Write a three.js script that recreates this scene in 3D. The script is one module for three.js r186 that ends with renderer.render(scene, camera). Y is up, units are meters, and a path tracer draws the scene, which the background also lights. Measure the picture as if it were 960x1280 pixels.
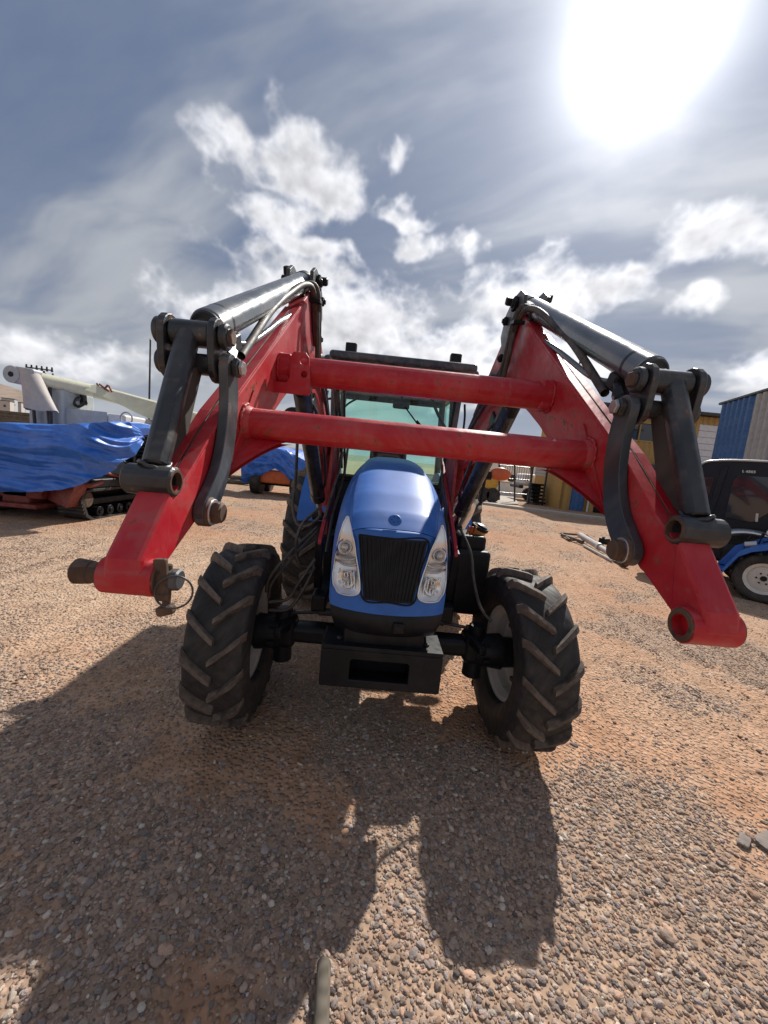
import * as THREE from 'three';
import { RoundedBoxGeometry } from 'three/addons/geometries/RoundedBoxGeometry.js';
import { mergeGeometries, toCreasedNormals } from 'three/addons/utils/BufferGeometryUtils.js';
import { ImprovedNoise } from 'three/addons/math/ImprovedNoise.js';
import { FontLoader } from 'three/addons/loaders/FontLoader.js';
import { TextGeometry } from 'three/addons/geometries/TextGeometry.js';

// ---------------------------------------------------------------- camera
const RAD = Math.PI / 180;
const scene = new THREE.Scene();
const FOCAL = 486.0, EYE = 1.632, PITCH = 7.33 * RAD, ROLL = 5.56 * RAD;      // focal length in photo pixels (960 x 1280)
const camera = new THREE.PerspectiveCamera(2 * Math.atan(640 / FOCAL) / RAD, 0.75, 0.05, 4000);
camera.position.set(0, EYE, 0);
camera.rotation.order = 'YXZ';
camera.rotation.set(-PITCH, 0, ROLL);
camera.updateMatrixWorld(true);

const renderer = new THREE.WebGLRenderer({ antialias: true });
renderer.toneMapping = THREE.LinearToneMapping;
renderer.toneMappingExposure = 1.22;
renderer.shadowMap.enabled = true;
renderer.shadowMap.type = THREE.PCFSoftShadowMap;

// ---------------------------------------------------------------- noise and random numbers
const IN = new ImprovedNoise();
const N3 = (x, y, z) => IN.noise(x, y, z);
function fbm(x, y, z, o = 4) { let a = 0.5, s = 0; for (let i = 0; i < o; i++) { s += a * N3(x, y, z); x = x * 2.03 + 11.3; y = y * 2.03 + 5.7; z = z * 2.03 + 3.1; a *= 0.5; } return s; }
function rng(seed) { let a = seed >>> 0; return () => { a = (a + 0x6D2B79F5) >>> 0; let t = a; t = Math.imul(t ^ (t >>> 15), t | 1); t ^= t + Math.imul(t ^ (t >>> 7), t | 61); return ((t ^ (t >>> 14)) >>> 0) / 4294967296; }; }
const clamp = (v, a = 0, b = 1) => Math.min(b, Math.max(a, v));
const smooth = (a, b, v) => { const t = clamp((v - a) / (b - a)); return t * t * (3 - 2 * t); };
const lerp = (a, b, t) => a + (b - a) * t;

// ---------------------------------------------------------------- sky: broken cloud over blue, a veiled sun
const SUN_AZ = 22.8, SUN_EL = 39.4;                                          // degrees; azimuth from -z towards +x
const glowDir = new THREE.Vector3(Math.sin(25.5 * RAD) * Math.cos(42 * RAD), Math.sin(42 * RAD), -Math.cos(25.5 * RAD) * Math.cos(42 * RAD));   // brightest part of the veil
const sunDir = new THREE.Vector3(Math.sin(SUN_AZ * RAD) * Math.cos(SUN_EL * RAD), Math.sin(SUN_EL * RAD), -Math.cos(SUN_AZ * RAD) * Math.cos(SUN_EL * RAD));
function makeSky() {
  const W = 2560, H = 1280, data = new Float32Array(W * H * 4);
  // cumulus clouds: azimuth, elevation, half width, half height (degrees), weight
  const puffs = [[-23.5, 32.6, 4.2, 2.0, .95], [-16.5, 32.2, 5.6, 2.7, 1.1], [-10.5, 31.0, 3.8, 2.6, 1.1], [-18, 27.6, 3.8, 2.4, 1.05], [-12.5, 25.4, 5.0, 1.4, 1.0],
    [-12, 19.0, 10, 5, 1.1], [-4, 17.8, 8, 4.6, 1.1], [3, 13.8, 8, 4.2, 1.1], [-22, 17.5, 8, 3.2, .85], [11, 17.4, 6, 3.6, 1.05], [18, 21.4, 8.5, 3.6, 1.1], [25, 21.6, 4.5, 2.8, 1.05], [10, 13, 8, 4, 1.0], [22, 15, 7, 3, .75],
    [35.5, 26.4, 5, 2.2, 1], [40.5, 25.3, 5, 2.5, 1], [35, 20.8, 2.2, 1.2, .9], [29, 24.3, 2, 1.2, .8], [-2, 30.3, 3.6, 1.1, .75], [1, 27.6, 3.2, 1.3, .8], [8, 28, 2.4, 1.5, .75], [-3.2, 34.6, 1.6, 2.4, .55],
    [44, 14, 8, 3, .7], [-40, 8, 10, 3, .6]];
  const r = rng(77);                                                          // the same kind of cloud all round
  for (let i = 0; i < 46; i++) { const a = 52 + r() * 256, e = 8 + r() * r() * 46; puffs.push([a > 180 ? a - 360 : a, e, 3 + r() * 7, 1.4 + r() * 2.6, .6 + r() * .4]); }
  for (let j = H / 2 - 12; j < H; j++) {
    const el = ((j + 0.5) / H - 0.5) * 180, ce = Math.cos(el * RAD), se = Math.sin(el * RAD);
    for (let i = 0; i < W; i++) {
      // three's equirectangular mapping: u = atan2(z, x) / 2pi + 0.5
      const ph = ((i + 0.5) / W - 0.5) * 2 * Math.PI, x = Math.cos(ph) * ce, z = Math.sin(ph) * ce, y = se;
      const az = Math.atan2(x, -z) / RAD;
      const cs = clamp(x * glowDir.x + y * glowDir.y + z * glowDir.z, -1, 1), th = Math.acos(cs) / RAD;
      const h = Math.max(el, 0);
      // clear air
      const k = Math.exp(-h / 13);
      let R = lerp(0.056, 0.33, k), G = lerp(0.100, 0.365, k), B = lerp(0.205, 0.43, k);
      // thin high veil, drawn out in streaks
      const py = 1 / (Math.max(y, 0) + 0.16), u = x * py, v = z * py;
      const w1 = fbm(u * 0.9 + 3.1, v * 0.9, 1.7, 3);
      const st = fbm(u * 0.9 + v * 0.4 + w1 * 0.8, (v - u * 0.45) * 2.8 + w1 * 1.1, 4.2, 7);
      const wide = fbm(u * 0.55 + 9.2, v * 0.55 + 2.4, 7.7, 3);
      let veil = clamp(0.42 + st * 1.9 + wide * 1.5 + 0.25 * k + 0.55 * Math.exp(-Math.pow((az + 36) / 17, 2) - Math.pow((el - 19) / 8, 2)) + 0.35 * Math.exp(-Math.pow((az - 34) / 16, 2) - Math.pow((el - 31) / 8, 2)) + 0.5 * Math.exp(-Math.pow((Math.abs(az) - 130) / 30, 2) - Math.pow((el - 24) / 10, 2)));
      veil = veil * veil * (3 - 2 * veil);
      const vb = 0.33 + 0.10 * st + 0.12 * Math.exp(-th / 30) + 0.12 * (0.5 - 0.5 * cs);
      const va = clamp(0.66 * veil + 0.10 + 0.10 * fbm(u * 7 + w1 * 3, v * 16 - u * 6, 2.6, 4));
      R = lerp(R, vb * 1.0, va); G = lerp(G, vb * 1.05, va); B = lerp(B, vb * 1.12, va);
      // cumulus
      let d = -1;
      const wa = fbm(x * 12 + 2.2, y * 12, z * 12 + 1.1, 4) * 4.5, we = fbm(x * 12 + 7.7, y * 12 + 3.3, z * 12, 4) * 2.8;
      for (const p of puffs) {
        let da = az + wa - p[0]; if (da > 180) da -= 360; if (da < -180) da += 360;
        const dx = da * ce / p[2], dy = (el + we - p[1]) / p[3];
        if (dx > 2 || dx < -2 || dy > 2.2 || dy < -2.2) continue;
        const q = p[4] - Math.sqrt(dx * dx + dy * dy) * 0.95;
        if (q > d) d = q;
      }
      if (d > -0.95) {
        const f = fbm(x * 9 + 1.3, y * 12, z * 9 + 8.1, 6);
        let f2 = 0.12, ba = 0.30, bs = 20; for (let q = 0; q < 4; q++) { f2 -= ba * Math.abs(N3(x * bs + 4.3, y * bs * 1.15, z * bs + q)) - ba * 0.18; bs *= 2.1; ba *= 0.55; }      // billows
        const dens = smooth(-0.12, 0.66, d * 0.72 + f * 1.05 + f2 * 1.10 + 0.02);
        if (dens > 0) {
          const thick = clamp(d * 0.8 + f * 0.9 + 0.12);
          const up = fbm(x * 9 + 1.3 - 0.0, (y - 0.03) * 12, z * 9 + 8.1, 4) - f;      // relief of the billows
          const near = Math.exp(-th / 26);
          const front = 0.5 - 0.5 * cs; let c = 0.66 + 0.34 * near + 0.24 * front - 0.27 * thick + up * 0.50 + f2 * 0.55 + 0.08 * smooth(28, 16, el);
          const a = dens * 0.93;
          R = lerp(R, c * 1.0, a); G = lerp(G, c * 1.0, a); B = lerp(B, c * 1.04, a);
        }
      }
      // light scattered round the sun by the veil
      const g = (3.4 * Math.exp(-Math.pow(th / 3.2, 1.3)) + 0.45 * Math.exp(-Math.pow(th / 11.5, 1.3))) * (1 + 0.40 * (veil - 0.5) * smooth(5, 14, th)) + 0.20 * Math.exp(-th / 26);
      R += g * 1.0; G += g * 0.995; B += g * 1.0;
      const o = (j * W + i) * 4; data[o] = R; data[o + 1] = G; data[o + 2] = B; data[o + 3] = 1;
    }
  }
  const o0 = ((H / 2 - 12) * W) * 4;
  for (let j = 0; j < H / 2 - 12; j++) for (let i = 0; i < W; i++) { const o = (j * W + i) * 4; data[o] = 0.28; data[o + 1] = 0.25; data[o + 2] = 0.22; data[o + 3] = 1; }
  const t = new THREE.DataTexture(data, W, H, THREE.RGBAFormat, THREE.FloatType);
  t.mapping = THREE.EquirectangularReflectionMapping; t.magFilter = THREE.LinearFilter; t.minFilter = THREE.LinearFilter; t.colorSpace = THREE.LinearSRGBColorSpace; t.needsUpdate = true;
  return t;
}
scene.background = makeSky();
scene.environment = scene.background;

// ---------------------------------------------------------------- sun
const sun = new THREE.DirectionalLight(new THREE.Color(1.0, 0.95, 0.88), 5.0);
sun.position.copy(sunDir).multiplyScalar(60); sun.target.position.set(0, 0, -6);
sun.castShadow = true; sun.shadow.mapSize.set(4096, 4096); sun.shadow.radius = 1.6;
Object.assign(sun.shadow.camera, { left: -30, right: 30, top: 30, bottom: -30, near: 1, far: 160 });
scene.add(sun, sun.target);

// ---------------------------------------------------------------- photo pixel -> point in the place
const camR = new THREE.Vector3(), camU = new THREE.Vector3(), camB = new THREE.Vector3();
camera.matrixWorld.extractBasis(camR, camU, camB);
function rayOf(px, py) { return camB.clone().negate().addScaledVector(camR, (px - 480) / FOCAL).addScaledVector(camU, (640 - py) / FOCAL); }
function onGround(px, py, y = 0) { const d = rayOf(px, py), t = (y - EYE) / d.y; return new THREE.Vector3(d.x * t, y, d.z * t); }
function atDepth(px, py, depth) { const d = rayOf(px, py), t = -depth / d.z; return new THREE.Vector3(d.x * t, EYE + d.y * t, -depth); }

// ---------------------------------------------------------------- textures
function texture(w, h, fn, srgb = false) {
  const data = new Uint8Array(w * h * 4);
  for (let j = 0; j < h; j++) for (let i = 0; i < w; i++) { const c = fn(i / w, j / h, i, j), o = (j * w + i) * 4; data[o] = clamp(c[0]) * 255; data[o + 1] = clamp(c[1]) * 255; data[o + 2] = clamp(c[2]) * 255; data[o + 3] = 255; }
  const t = new THREE.DataTexture(data, w, h); t.wrapS = t.wrapT = THREE.RepeatWrapping; t.magFilter = THREE.LinearFilter; t.minFilter = THREE.LinearMipmapLinearFilter; t.generateMipmaps = true;
  if (srgb) t.colorSpace = THREE.SRGBColorSpace; t.needsUpdate = true; return t;
}
// noise that repeats with period 1 in u and v, frequency f (whole number)
function tileN(u, v, f, s) { const a = u * 2 * Math.PI, b = v * 2 * Math.PI, r = f / (2 * Math.PI); return N3(Math.cos(a) * r + s, Math.sin(a) * r + Math.cos(b) * r * 0.93 + s * 1.7, Math.sin(b) * r + s * 0.6); }
function tileF(u, v, f, s, o = 4) { let a = 0.5, t = 0; for (let i = 0; i < o; i++) { t += a * tileN(u, v, f, s + i * 7.3); f *= 2; a *= 0.55; } return t; }
function tileA(u, v, fu, fv, s) { const a = u * 2 * Math.PI, b = v * 2 * Math.PI, p = fu / (2 * Math.PI), q = fv / (2 * Math.PI); return N3(Math.cos(a) * p + s, Math.sin(a) * p + Math.cos(b) * q + s * 1.3, Math.sin(b) * q + s * 0.7); }
const s2 = c => c <= 0.0031308 ? c * 12.92 : 1.055 * Math.pow(c, 1 / 2.4) - 0.055;
const toS = a => [s2(a[0]), s2(a[1]), s2(a[2])];
const mix3 = (a, b, t) => [lerp(a[0], b[0], t), lerp(a[1], b[1], t), lerp(a[2], b[2], t)];
// worn paint: base colour with blotches, thin dust and chips down to rust; one metre of surface per tile
function paintMap(base, o = {}) {
  const { dust = 0.25, dustCol = [0.36, 0.27, 0.19], chip = 0.5, fade = 0.02, rust = [0.13, 0.055, 0.025], size = 320, seed = 1 } = o;
  return texture(size, size, (u, v) => {
    const b = tileF(u, v, 6, seed, 5), f = tileF(u, v, 26, seed + 31, 4), g = tileF(u, v, 60, seed + 57, 3);
    let c = base.map(q => q * (1 + b * 0.35));
    c = mix3(c, [0.5, 0.42, 0.4], clamp(fade * (0.4 + b * 3.2 + f * 1.4)));
    c = mix3(c, dustCol, clamp(dust * (0.45 + b * 1.0 + f * 0.9)));
    const ch = smooth(chip, chip + 0.06, g * 0.8 + f * 0.6 + b * 0.35 + 0.02);
    c = mix3(c, rust.map(q => q * (1 + f)), ch);
    if (o.scuff) { const q = tileA(u, v, 7, 70, seed + 90) * 0.9 + tileA(u, v, 60, 9, seed + 95) * 0.5 + b * 0.9; c = mix3(c, o.scuffCol || [0.30, 0.10, 0.09], o.scuff * smooth(0.22, 0.50, q)); }
    return toS(c);
  }, true);
}
function roughMap(lo, hi, seed = 3) { return texture(256, 256, (u, v) => { const b = tileF(u, v, 6, seed, 4), g = tileF(u, v, 30, seed + 9, 3), k = lerp(lo, hi, clamp(0.5 + b * 0.9 + g * 0.6)); return [k, k, k]; }); }
function bumpMap(f, seed, o = 4) { return texture(256, 256, (u, v) => { const k = clamp(0.5 + tileF(u, v, f, seed, o)); return [k, k, k]; }); }
const rmA = roughMap(0.30, 0.62, 3), rmB = roughMap(0.55, 0.92, 8), bmFine = bumpMap(24, 4), bmCoarse = bumpMap(8, 6);
const std = (name, p) => { const m = new THREE.MeshPhysicalMaterial(Object.assign({ metalness: 0, roughness: 0.6, side: THREE.DoubleSide }, p)); m.name = name; return m; };
const lin = (r, g, b) => new THREE.Color().setRGB(r, g, b);
const M = {};
M.red = std('red_paint', { map: paintMap([0.41, 0.0075, 0.020], { scuff: 0.32, dust: 0.09, fade: 0.03, chip: 0.37, size: 640, seed: 2 }), roughness: 0.9, roughnessMap: rmA, specularIntensity: 0.7, bumpMap: bmFine, bumpScale: 0.0006 });
M.redDull = std('faded_red_paint', { map: paintMap([0.30, 0.011, 0.02], { dust: 0.16, fade: 0.06, chip: 0.38, seed: 5 }), roughness: 1, roughnessMap: rmB });
M.dark = std('dark_grey_paint', { map: paintMap([0.013, 0.0165, 0.021], { scuff: 0.5, scuffCol: [0.07, 0.06, 0.052], dust: 0.09, dustCol: [0.14, 0.135, 0.13], fade: 0.03, chip: 0.40, seed: 9 }), roughness: 0.85, roughnessMap: rmA, bumpMap: bmFine, bumpScale: 0.001 });
M.link = std('grey_steel_link', { map: paintMap([0.040, 0.050, 0.060], { dust: 0.12, dustCol: [0.2, 0.19, 0.18], fade: 0.05, chip: 0.42, seed: 12 }), roughness: 0.9, roughnessMap: rmA, metalness: 0.25, bumpMap: bmFine, bumpScale: 0.001 });
M.steel = std('cylinder_steel', { map: paintMap([0.16, 0.18, 0.195], { dust: 0.14, fade: 0.05, chip: 0.5, seed: 15 }), metalness: 0.65, roughness: 0.62, roughnessMap: rmA });
M.chrome = std('chrome', { color: lin(0.62, 0.63, 0.64), metalness: 1, roughness: 0.16 });
M.rust = std('rusty_steel', { map: paintMap([0.075, 0.040, 0.025], { dust: 0.18, chip: 0.22, rust: [0.045, 0.03, 0.024], seed: 18 }), roughness: 1, roughnessMap: rmB, metalness: 0.2, bumpMap: bmFine, bumpScale: 0.002 });
M.blue = std('blue_paint', { map: paintMap([0.006, 0.110, 0.44], { dust: 0.04, dustCol: [0.30, 0.38, 0.46], fade: 0.0, chip: 0.6, seed: 21 }), roughness: 0.55, clearcoat: 0.14, clearcoatRoughness: 0.2 });
M.navy = std('navy_paint', { map: paintMap([0.012, 0.02, 0.04], { dust: 0.2, chip: 0.6, seed: 24 }), roughness: 0.8, roughnessMap: rmA });
M.black = std('black_plastic', { map: paintMap([0.0065, 0.0075, 0.010], { dust: 0.05, dustCol: [0.06, 0.06, 0.065], fade: 0.006, chip: 0.7, seed: 27 }), roughness: 0.95, roughnessMap: rmA, specularIntensity: 0.45 });
M.hose = std('black_rubber_hose', { map: paintMap([0.018, 0.018, 0.018], { dust: 0.22, chip: 0.7, seed: 29 }), roughness: 0.8, roughnessMap: rmB });
M.rubber = std('tyre_rubber', { map: paintMap([0.016, 0.015, 0.015], { dust: 0.16, dustCol: [0.16, 0.12, 0.09], fade: 0.02, chip: 0.7, seed: 31 }), roughness: 1, roughnessMap: rmB, bumpMap: bmFine, bumpScale: 0.002 });
M.lug = std('dusty_tread_rubber', { map: paintMap([0.042, 0.035, 0.030], { dust: 0.60, dustCol: [0.25, 0.185, 0.14], fade: 0.02, chip: 0.6, seed: 33 }), roughness: 1, roughnessMap: rmB, bumpMap: bmFine, bumpScale: 0.003 });
M.rim = std('off_white_rim_paint', { map: paintMap([0.62, 0.59, 0.54], { dust: 0.25, dustCol: [0.30, 0.22, 0.16], chip: 0.46, seed: 35 }), roughness: 0.8, roughnessMap: rmB });
M.glassTeal = std('green_tinted_glass', { color: lin(0.74, 0.98, 0.89), transmission: 1, thickness: 0, roughness: 0.03, ior: 1.5 });
M.glass = std('clear_glass', { color: lin(0.96, 0.97, 0.97), transmission: 1, thickness: 0, roughness: 0.03, ior: 1.5 });
M.reflector = std('lamp_reflector', { color: lin(0.75, 0.75, 0.74), metalness: 1, roughness: 0.22 });
M.lampGrey = std('lamp_housing', { map: paintMap([0.72, 0.73, 0.75], { dust: 0.05, chip: 0.9, fade: 0, seed: 41 }), metalness: 0.9, roughness: 0.32 });
M.webBrown = std('brown_grimed_steel', { map: paintMap([0.05, 0.044, 0.040], { dust: 0.2, dustCol: [0.12, 0.09, 0.07], chip: 0.6, seed: 49 }), roughness: 0.9 });
M.orange = std('orange_plastic', { map: paintMap([0.55, 0.10, 0.02], { dust: 0.15, chip: 0.9, seed: 43 }), roughness: 0.35 });
M.amber = std('amber_plastic', { map: paintMap([0.48, 0.24, 0.07], { dust: 0.2, chip: 0.9, seed: 45 }), roughness: 0.4 });
M.silver = std('bare_metal', { map: paintMap([0.5, 0.5, 0.5], { dust: 0.15, chip: 0.7, seed: 47 }), metalness: 0.8, roughness: 0.35 });

// ---------------------------------------------------------------- geometry helpers
const V = (x, y, z) => new THREE.Vector3(x, y, z);
function metreUV(g) {                                                      // texture coordinates in metres from the surface's own axes
  if (g.index) g = g.toNonIndexed();
  const p = g.attributes.position, n = g.attributes.normal, uv = new Float32Array(p.count * 2);
  for (let i = 0; i < p.count; i += 3) {
    let ax = 0, ay = 0, az = 0;
    for (let k = 0; k < 3; k++) { ax += n.getX(i + k); ay += n.getY(i + k); az += n.getZ(i + k); }
    ax = Math.abs(ax); ay = Math.abs(ay); az = Math.abs(az);
    for (let k = 0; k < 3; k++) {
      const x = p.getX(i + k), y = p.getY(i + k), z = p.getZ(i + k);
      const [u, v] = ax >= ay && ax >= az ? [z, y] : ay >= az ? [x, z] : [x, y];
      uv[(i + k) * 2] = u + x * 0.13; uv[(i + k) * 2 + 1] = v + z * 0.07;
    }
  }
  g.setAttribute('uv', new THREE.BufferAttribute(uv, 2));
  return g;
}
const keep = g => { const o = new THREE.BufferGeometry(); const s = g.index ? g.toNonIndexed() : g; o.setAttribute('position', s.attributes.position); if (!s.attributes.normal) s.computeVertexNormals(); o.setAttribute('normal', s.attributes.normal); return o; };
const join = list => { const l = list.map(keep); return l.length > 1 ? mergeGeometries(l) : l[0]; };
function mesh(name, geos, mat, parent) {
  const m = new THREE.Mesh(metreUV(join(Array.isArray(geos) ? geos : [geos])), mat); m.name = name; m.castShadow = m.receiveShadow = true; parent.add(m); return m;
}
function group(name, parent) { const g = new THREE.Group(); g.name = name; if (parent) parent.add(g); return g; }
const taken = {};
function numbered(name) { const n = taken[name] = (taken[name] ?? -1) + 1; return n ? `${name}_${String(n).padStart(3, '0')}` : name; }
function thing(name, label, category, pos = [0, 0, 0], turn = 0, grp) {
  const o = new THREE.Group(); o.name = numbered(name); o.position.set(...pos); o.rotation.y = turn; o.userData = { label, category }; if (grp) o.userData.group = grp; scene.add(o); return o;
}
function tag(o, label, category, grp) { o.name = numbered(o.name); o.userData.label = label; o.userData.category = category; if (grp) o.userData.group = grp; return o; }
const rbox = (w, h, d, x, y, z, r = 0.008, s = 2) => { const g = new RoundedBoxGeometry(w, h, d, s, Math.min(r, w / 2.01, h / 2.01, d / 2.01)); g.translate(x, y, z); return g; };
const rboxR = (w, h, d, pos, rot, r = 0.008) => { const g = new RoundedBoxGeometry(w, h, d, 2, Math.min(r, w / 2.01, h / 2.01, d / 2.01)); g.applyMatrix4(new THREE.Matrix4().compose(V(...pos), new THREE.Quaternion().setFromEuler(new THREE.Euler(...rot)), V(1, 1, 1))); return g; };
function cyl(a, b, r0, r1 = r0, seg = 24, bev = 0) {                        // solid cylinder from a to b, with a small chamfer
  const A = V(...a), B = V(...b), d = B.clone().sub(A), L = d.length(); bev = bev || Math.min(0.004, r0 * 0.25, L * 0.2);
  const pts = [[0, 0], [Math.max(r0 - bev, 0.0005), 0], [r0, bev], [r1, L - bev], [Math.max(r1 - bev, 0.0005), L], [0, L]].map(p => new THREE.Vector2(p[0], p[1]));
  const g = toCreasedNormals(new THREE.LatheGeometry(pts, seg), 0.6);
  g.applyMatrix4(new THREE.Matrix4().compose(A, new THREE.Quaternion().setFromUnitVectors(V(0, 1, 0), d.normalize()), V(1, 1, 1)));
  return g;
}
function pipe(a, b, ro, ri, seg = 28) {                                     // hollow tube from a to b
  const A = V(...a), B = V(...b), d = B.clone().sub(A), L = d.length(), c = Math.min(0.003, (ro - ri) * 0.3);
  const pts = [[ri, 0.0], [ro - c, 0], [ro, c], [ro, L - c], [ro - c, L], [ri, L], [ri, 0]].map(p => new THREE.Vector2(p[0], p[1]));
  const g = toCreasedNormals(new THREE.LatheGeometry(pts, seg), 0.6);
  g.applyMatrix4(new THREE.Matrix4().compose(A, new THREE.Quaternion().setFromUnitVectors(V(0, 1, 0), d.normalize()), V(1, 1, 1)));
  return g;
}
function hex(a, b, r) { const g = cyl(a, b, r, r, 6); return g; }
function tube(pts, r, seg = 40, rs = 8, tension) { return new THREE.TubeGeometry(new THREE.CatmullRomCurve3(pts.map(p => V(...p)), false, 'centripetal'), seg, r, rs); }
function plateX(zy, x0, x1, bev = 0.003, holes = []) {                     // plate with outline (z, y), from x0 to x1
  const sh = new THREE.Shape(zy.map(p => new THREE.Vector2(-p[0], p[1])));
  for (const h of holes) { const c = new THREE.Path(); c.absarc(-h[0], h[1], h[2], 0, Math.PI * 2); sh.holes.push(c); }
  const d = Math.abs(x1 - x0), b = Math.min(bev, d * 0.3);
  const g = new THREE.ExtrudeGeometry(sh, { depth: d - 2 * b, bevelEnabled: b > 0, bevelThickness: b, bevelSize: b, bevelOffset: -b, bevelSegments: 2, curveSegments: 16 });
  g.rotateY(Math.PI / 2); g.translate(Math.min(x0, x1) + b, 0, 0); return g;
}
function plateZ(xy, z0, z1, bev = 0.003, holes = []) {                     // plate with outline (x, y), from z0 to z1
  const sh = new THREE.Shape(xy.map(p => new THREE.Vector2(p[0], p[1])));
  for (const h of holes) sh.holes.push(h.length === 3 && typeof h[0] === 'number' ? (() => { const c = new THREE.Path(); c.absarc(h[0], h[1], h[2], 0, Math.PI * 2); return c; })() : new THREE.Path(h.map(p => new THREE.Vector2(p[0], p[1]))));
  const d = Math.abs(z1 - z0), b = Math.min(bev, d * 0.3);
  const g = new THREE.ExtrudeGeometry(sh, { depth: d - 2 * b, bevelEnabled: b > 0, bevelThickness: b, bevelSize: b, bevelOffset: -b, bevelSegments: 2, curveSegments: 16 });
  g.translate(0, 0, Math.min(z0, z1) + b); return g;
}
function curve2(pts, n) { const c = new THREE.CatmullRomCurve3(pts.map(p => V(p[0], p[1], 0)), false, 'centripetal'); return c.getPoints(n).map(p => [p.x, p.y]); }
function ribbon(zy, width, n = 20, cap = true) {                           // outline of a bar of that width along a (z, y) line, with round ends
  const c = curve2(zy, n), L = [], R = [];
  for (let i = 0; i <= n; i++) { const a = c[Math.max(i - 1, 0)], b = c[Math.min(i + 1, n)], dx = b[0] - a[0], dy = b[1] - a[1], l = Math.hypot(dx, dy), w = width / 2; L.push([c[i][0] - dy / l * w, c[i][1] + dx / l * w]); R.push([c[i][0] + dy / l * w, c[i][1] - dx / l * w]); }
  const out = [...L];
  const end = (p, q, o, fwd) => { if (!cap) return; const a0 = Math.atan2(p[1] - o[1], p[0] - o[0]); for (let k = 1; k < 8; k++) { const a = a0 - Math.PI * k / 8; out.push([o[0] + Math.cos(a) * width / 2, o[1] + Math.sin(a) * width / 2]); } };
  end(L[n], R[n], c[n]); out.push(...R.reverse()); end(R[n], L[0], c[0]);
  return out;
}
function patch(nu, nv, f) {                                                // grid surface from f(u, v) -> [x, y, z]
  const p = [], id = [];
  for (let j = 0; j <= nv; j++) for (let i = 0; i <= nu; i++) p.push(...f(i / nu, j / nv));
  for (let j = 0; j < nv; j++) for (let i = 0; i < nu; i++) { const a = j * (nu + 1) + i, b = a + 1, c = a + nu + 1, d = c + 1; id.push(a, c, b, b, c, d); }
  const g = new THREE.BufferGeometry(); g.setAttribute('position', new THREE.Float32BufferAttribute(p, 3)); g.setIndex(id); g.computeVertexNormals(); return g;
}
// ---------------------------------------------------------------- ground
const gMask = (x, z) => {                                                  // 0 = bare red earth, 1 = full gravel
  const a = fbm(x * 0.55 + 3.3, z * 0.75 + 1.1, 0.5, 4), b = fbm(x * 1.9, z * 1.9 + 6.1, 2.5, 3);
  let m = 0.50 + a * 2.3 + b * 1.1;
  m -= 0.42 * Math.exp(-Math.pow((x + 2.6) / 1.6, 2) - Math.pow((z + 3.6) / 1.7, 2));     // earth worn bare beside the tractor
  m -= 0.25 * Math.exp(-Math.pow((x - 2.4) / 1.0, 2) - Math.pow((z + 3.0) / 1.2, 2));
  m += 0.30 * Math.exp(-Math.pow(x / 2.2, 2) - Math.pow((z + 1.2) / 0.9, 2));
  m -= 0.20 * smooth(2.0, 4.5, -z) - 0.10 * smooth(5, 9, -z);
  return clamp(m);
};
const gHeight = (x, z) => {
  const r = Math.hypot(x, z);
  let h = 0.022 * fbm(x * 0.8, z * 0.8, 3.3, 3) + 0.010 * fbm(x * 4, z * 4, 9.3, 3);
  const t = Math.hypot(x - 0.05, z + 2.3); h *= smooth(0.0, 3.0, t) * 0.6 + 0.4;
  // ruts pressed by tyres, running past the tractor
  for (const [c, s] of [[-2.55, 0.10], [-3.75, 0.10], [2.9, -0.16], [4.2, -0.16]]) { const q = x - c - s * (z + 3); if (q > -0.4 && q < 0.4) h -= 0.016 * Math.exp(-Math.pow(q / 0.13, 2)) - 0.007 * Math.exp(-Math.pow((Math.abs(q) - 0.22) / 0.06, 2)); }
  if (r > 6) h += 0.05 * fbm(x * 0.22, z * 0.22, 5.5, 3) * smooth(6, 12, r);
  return h;
};
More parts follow.
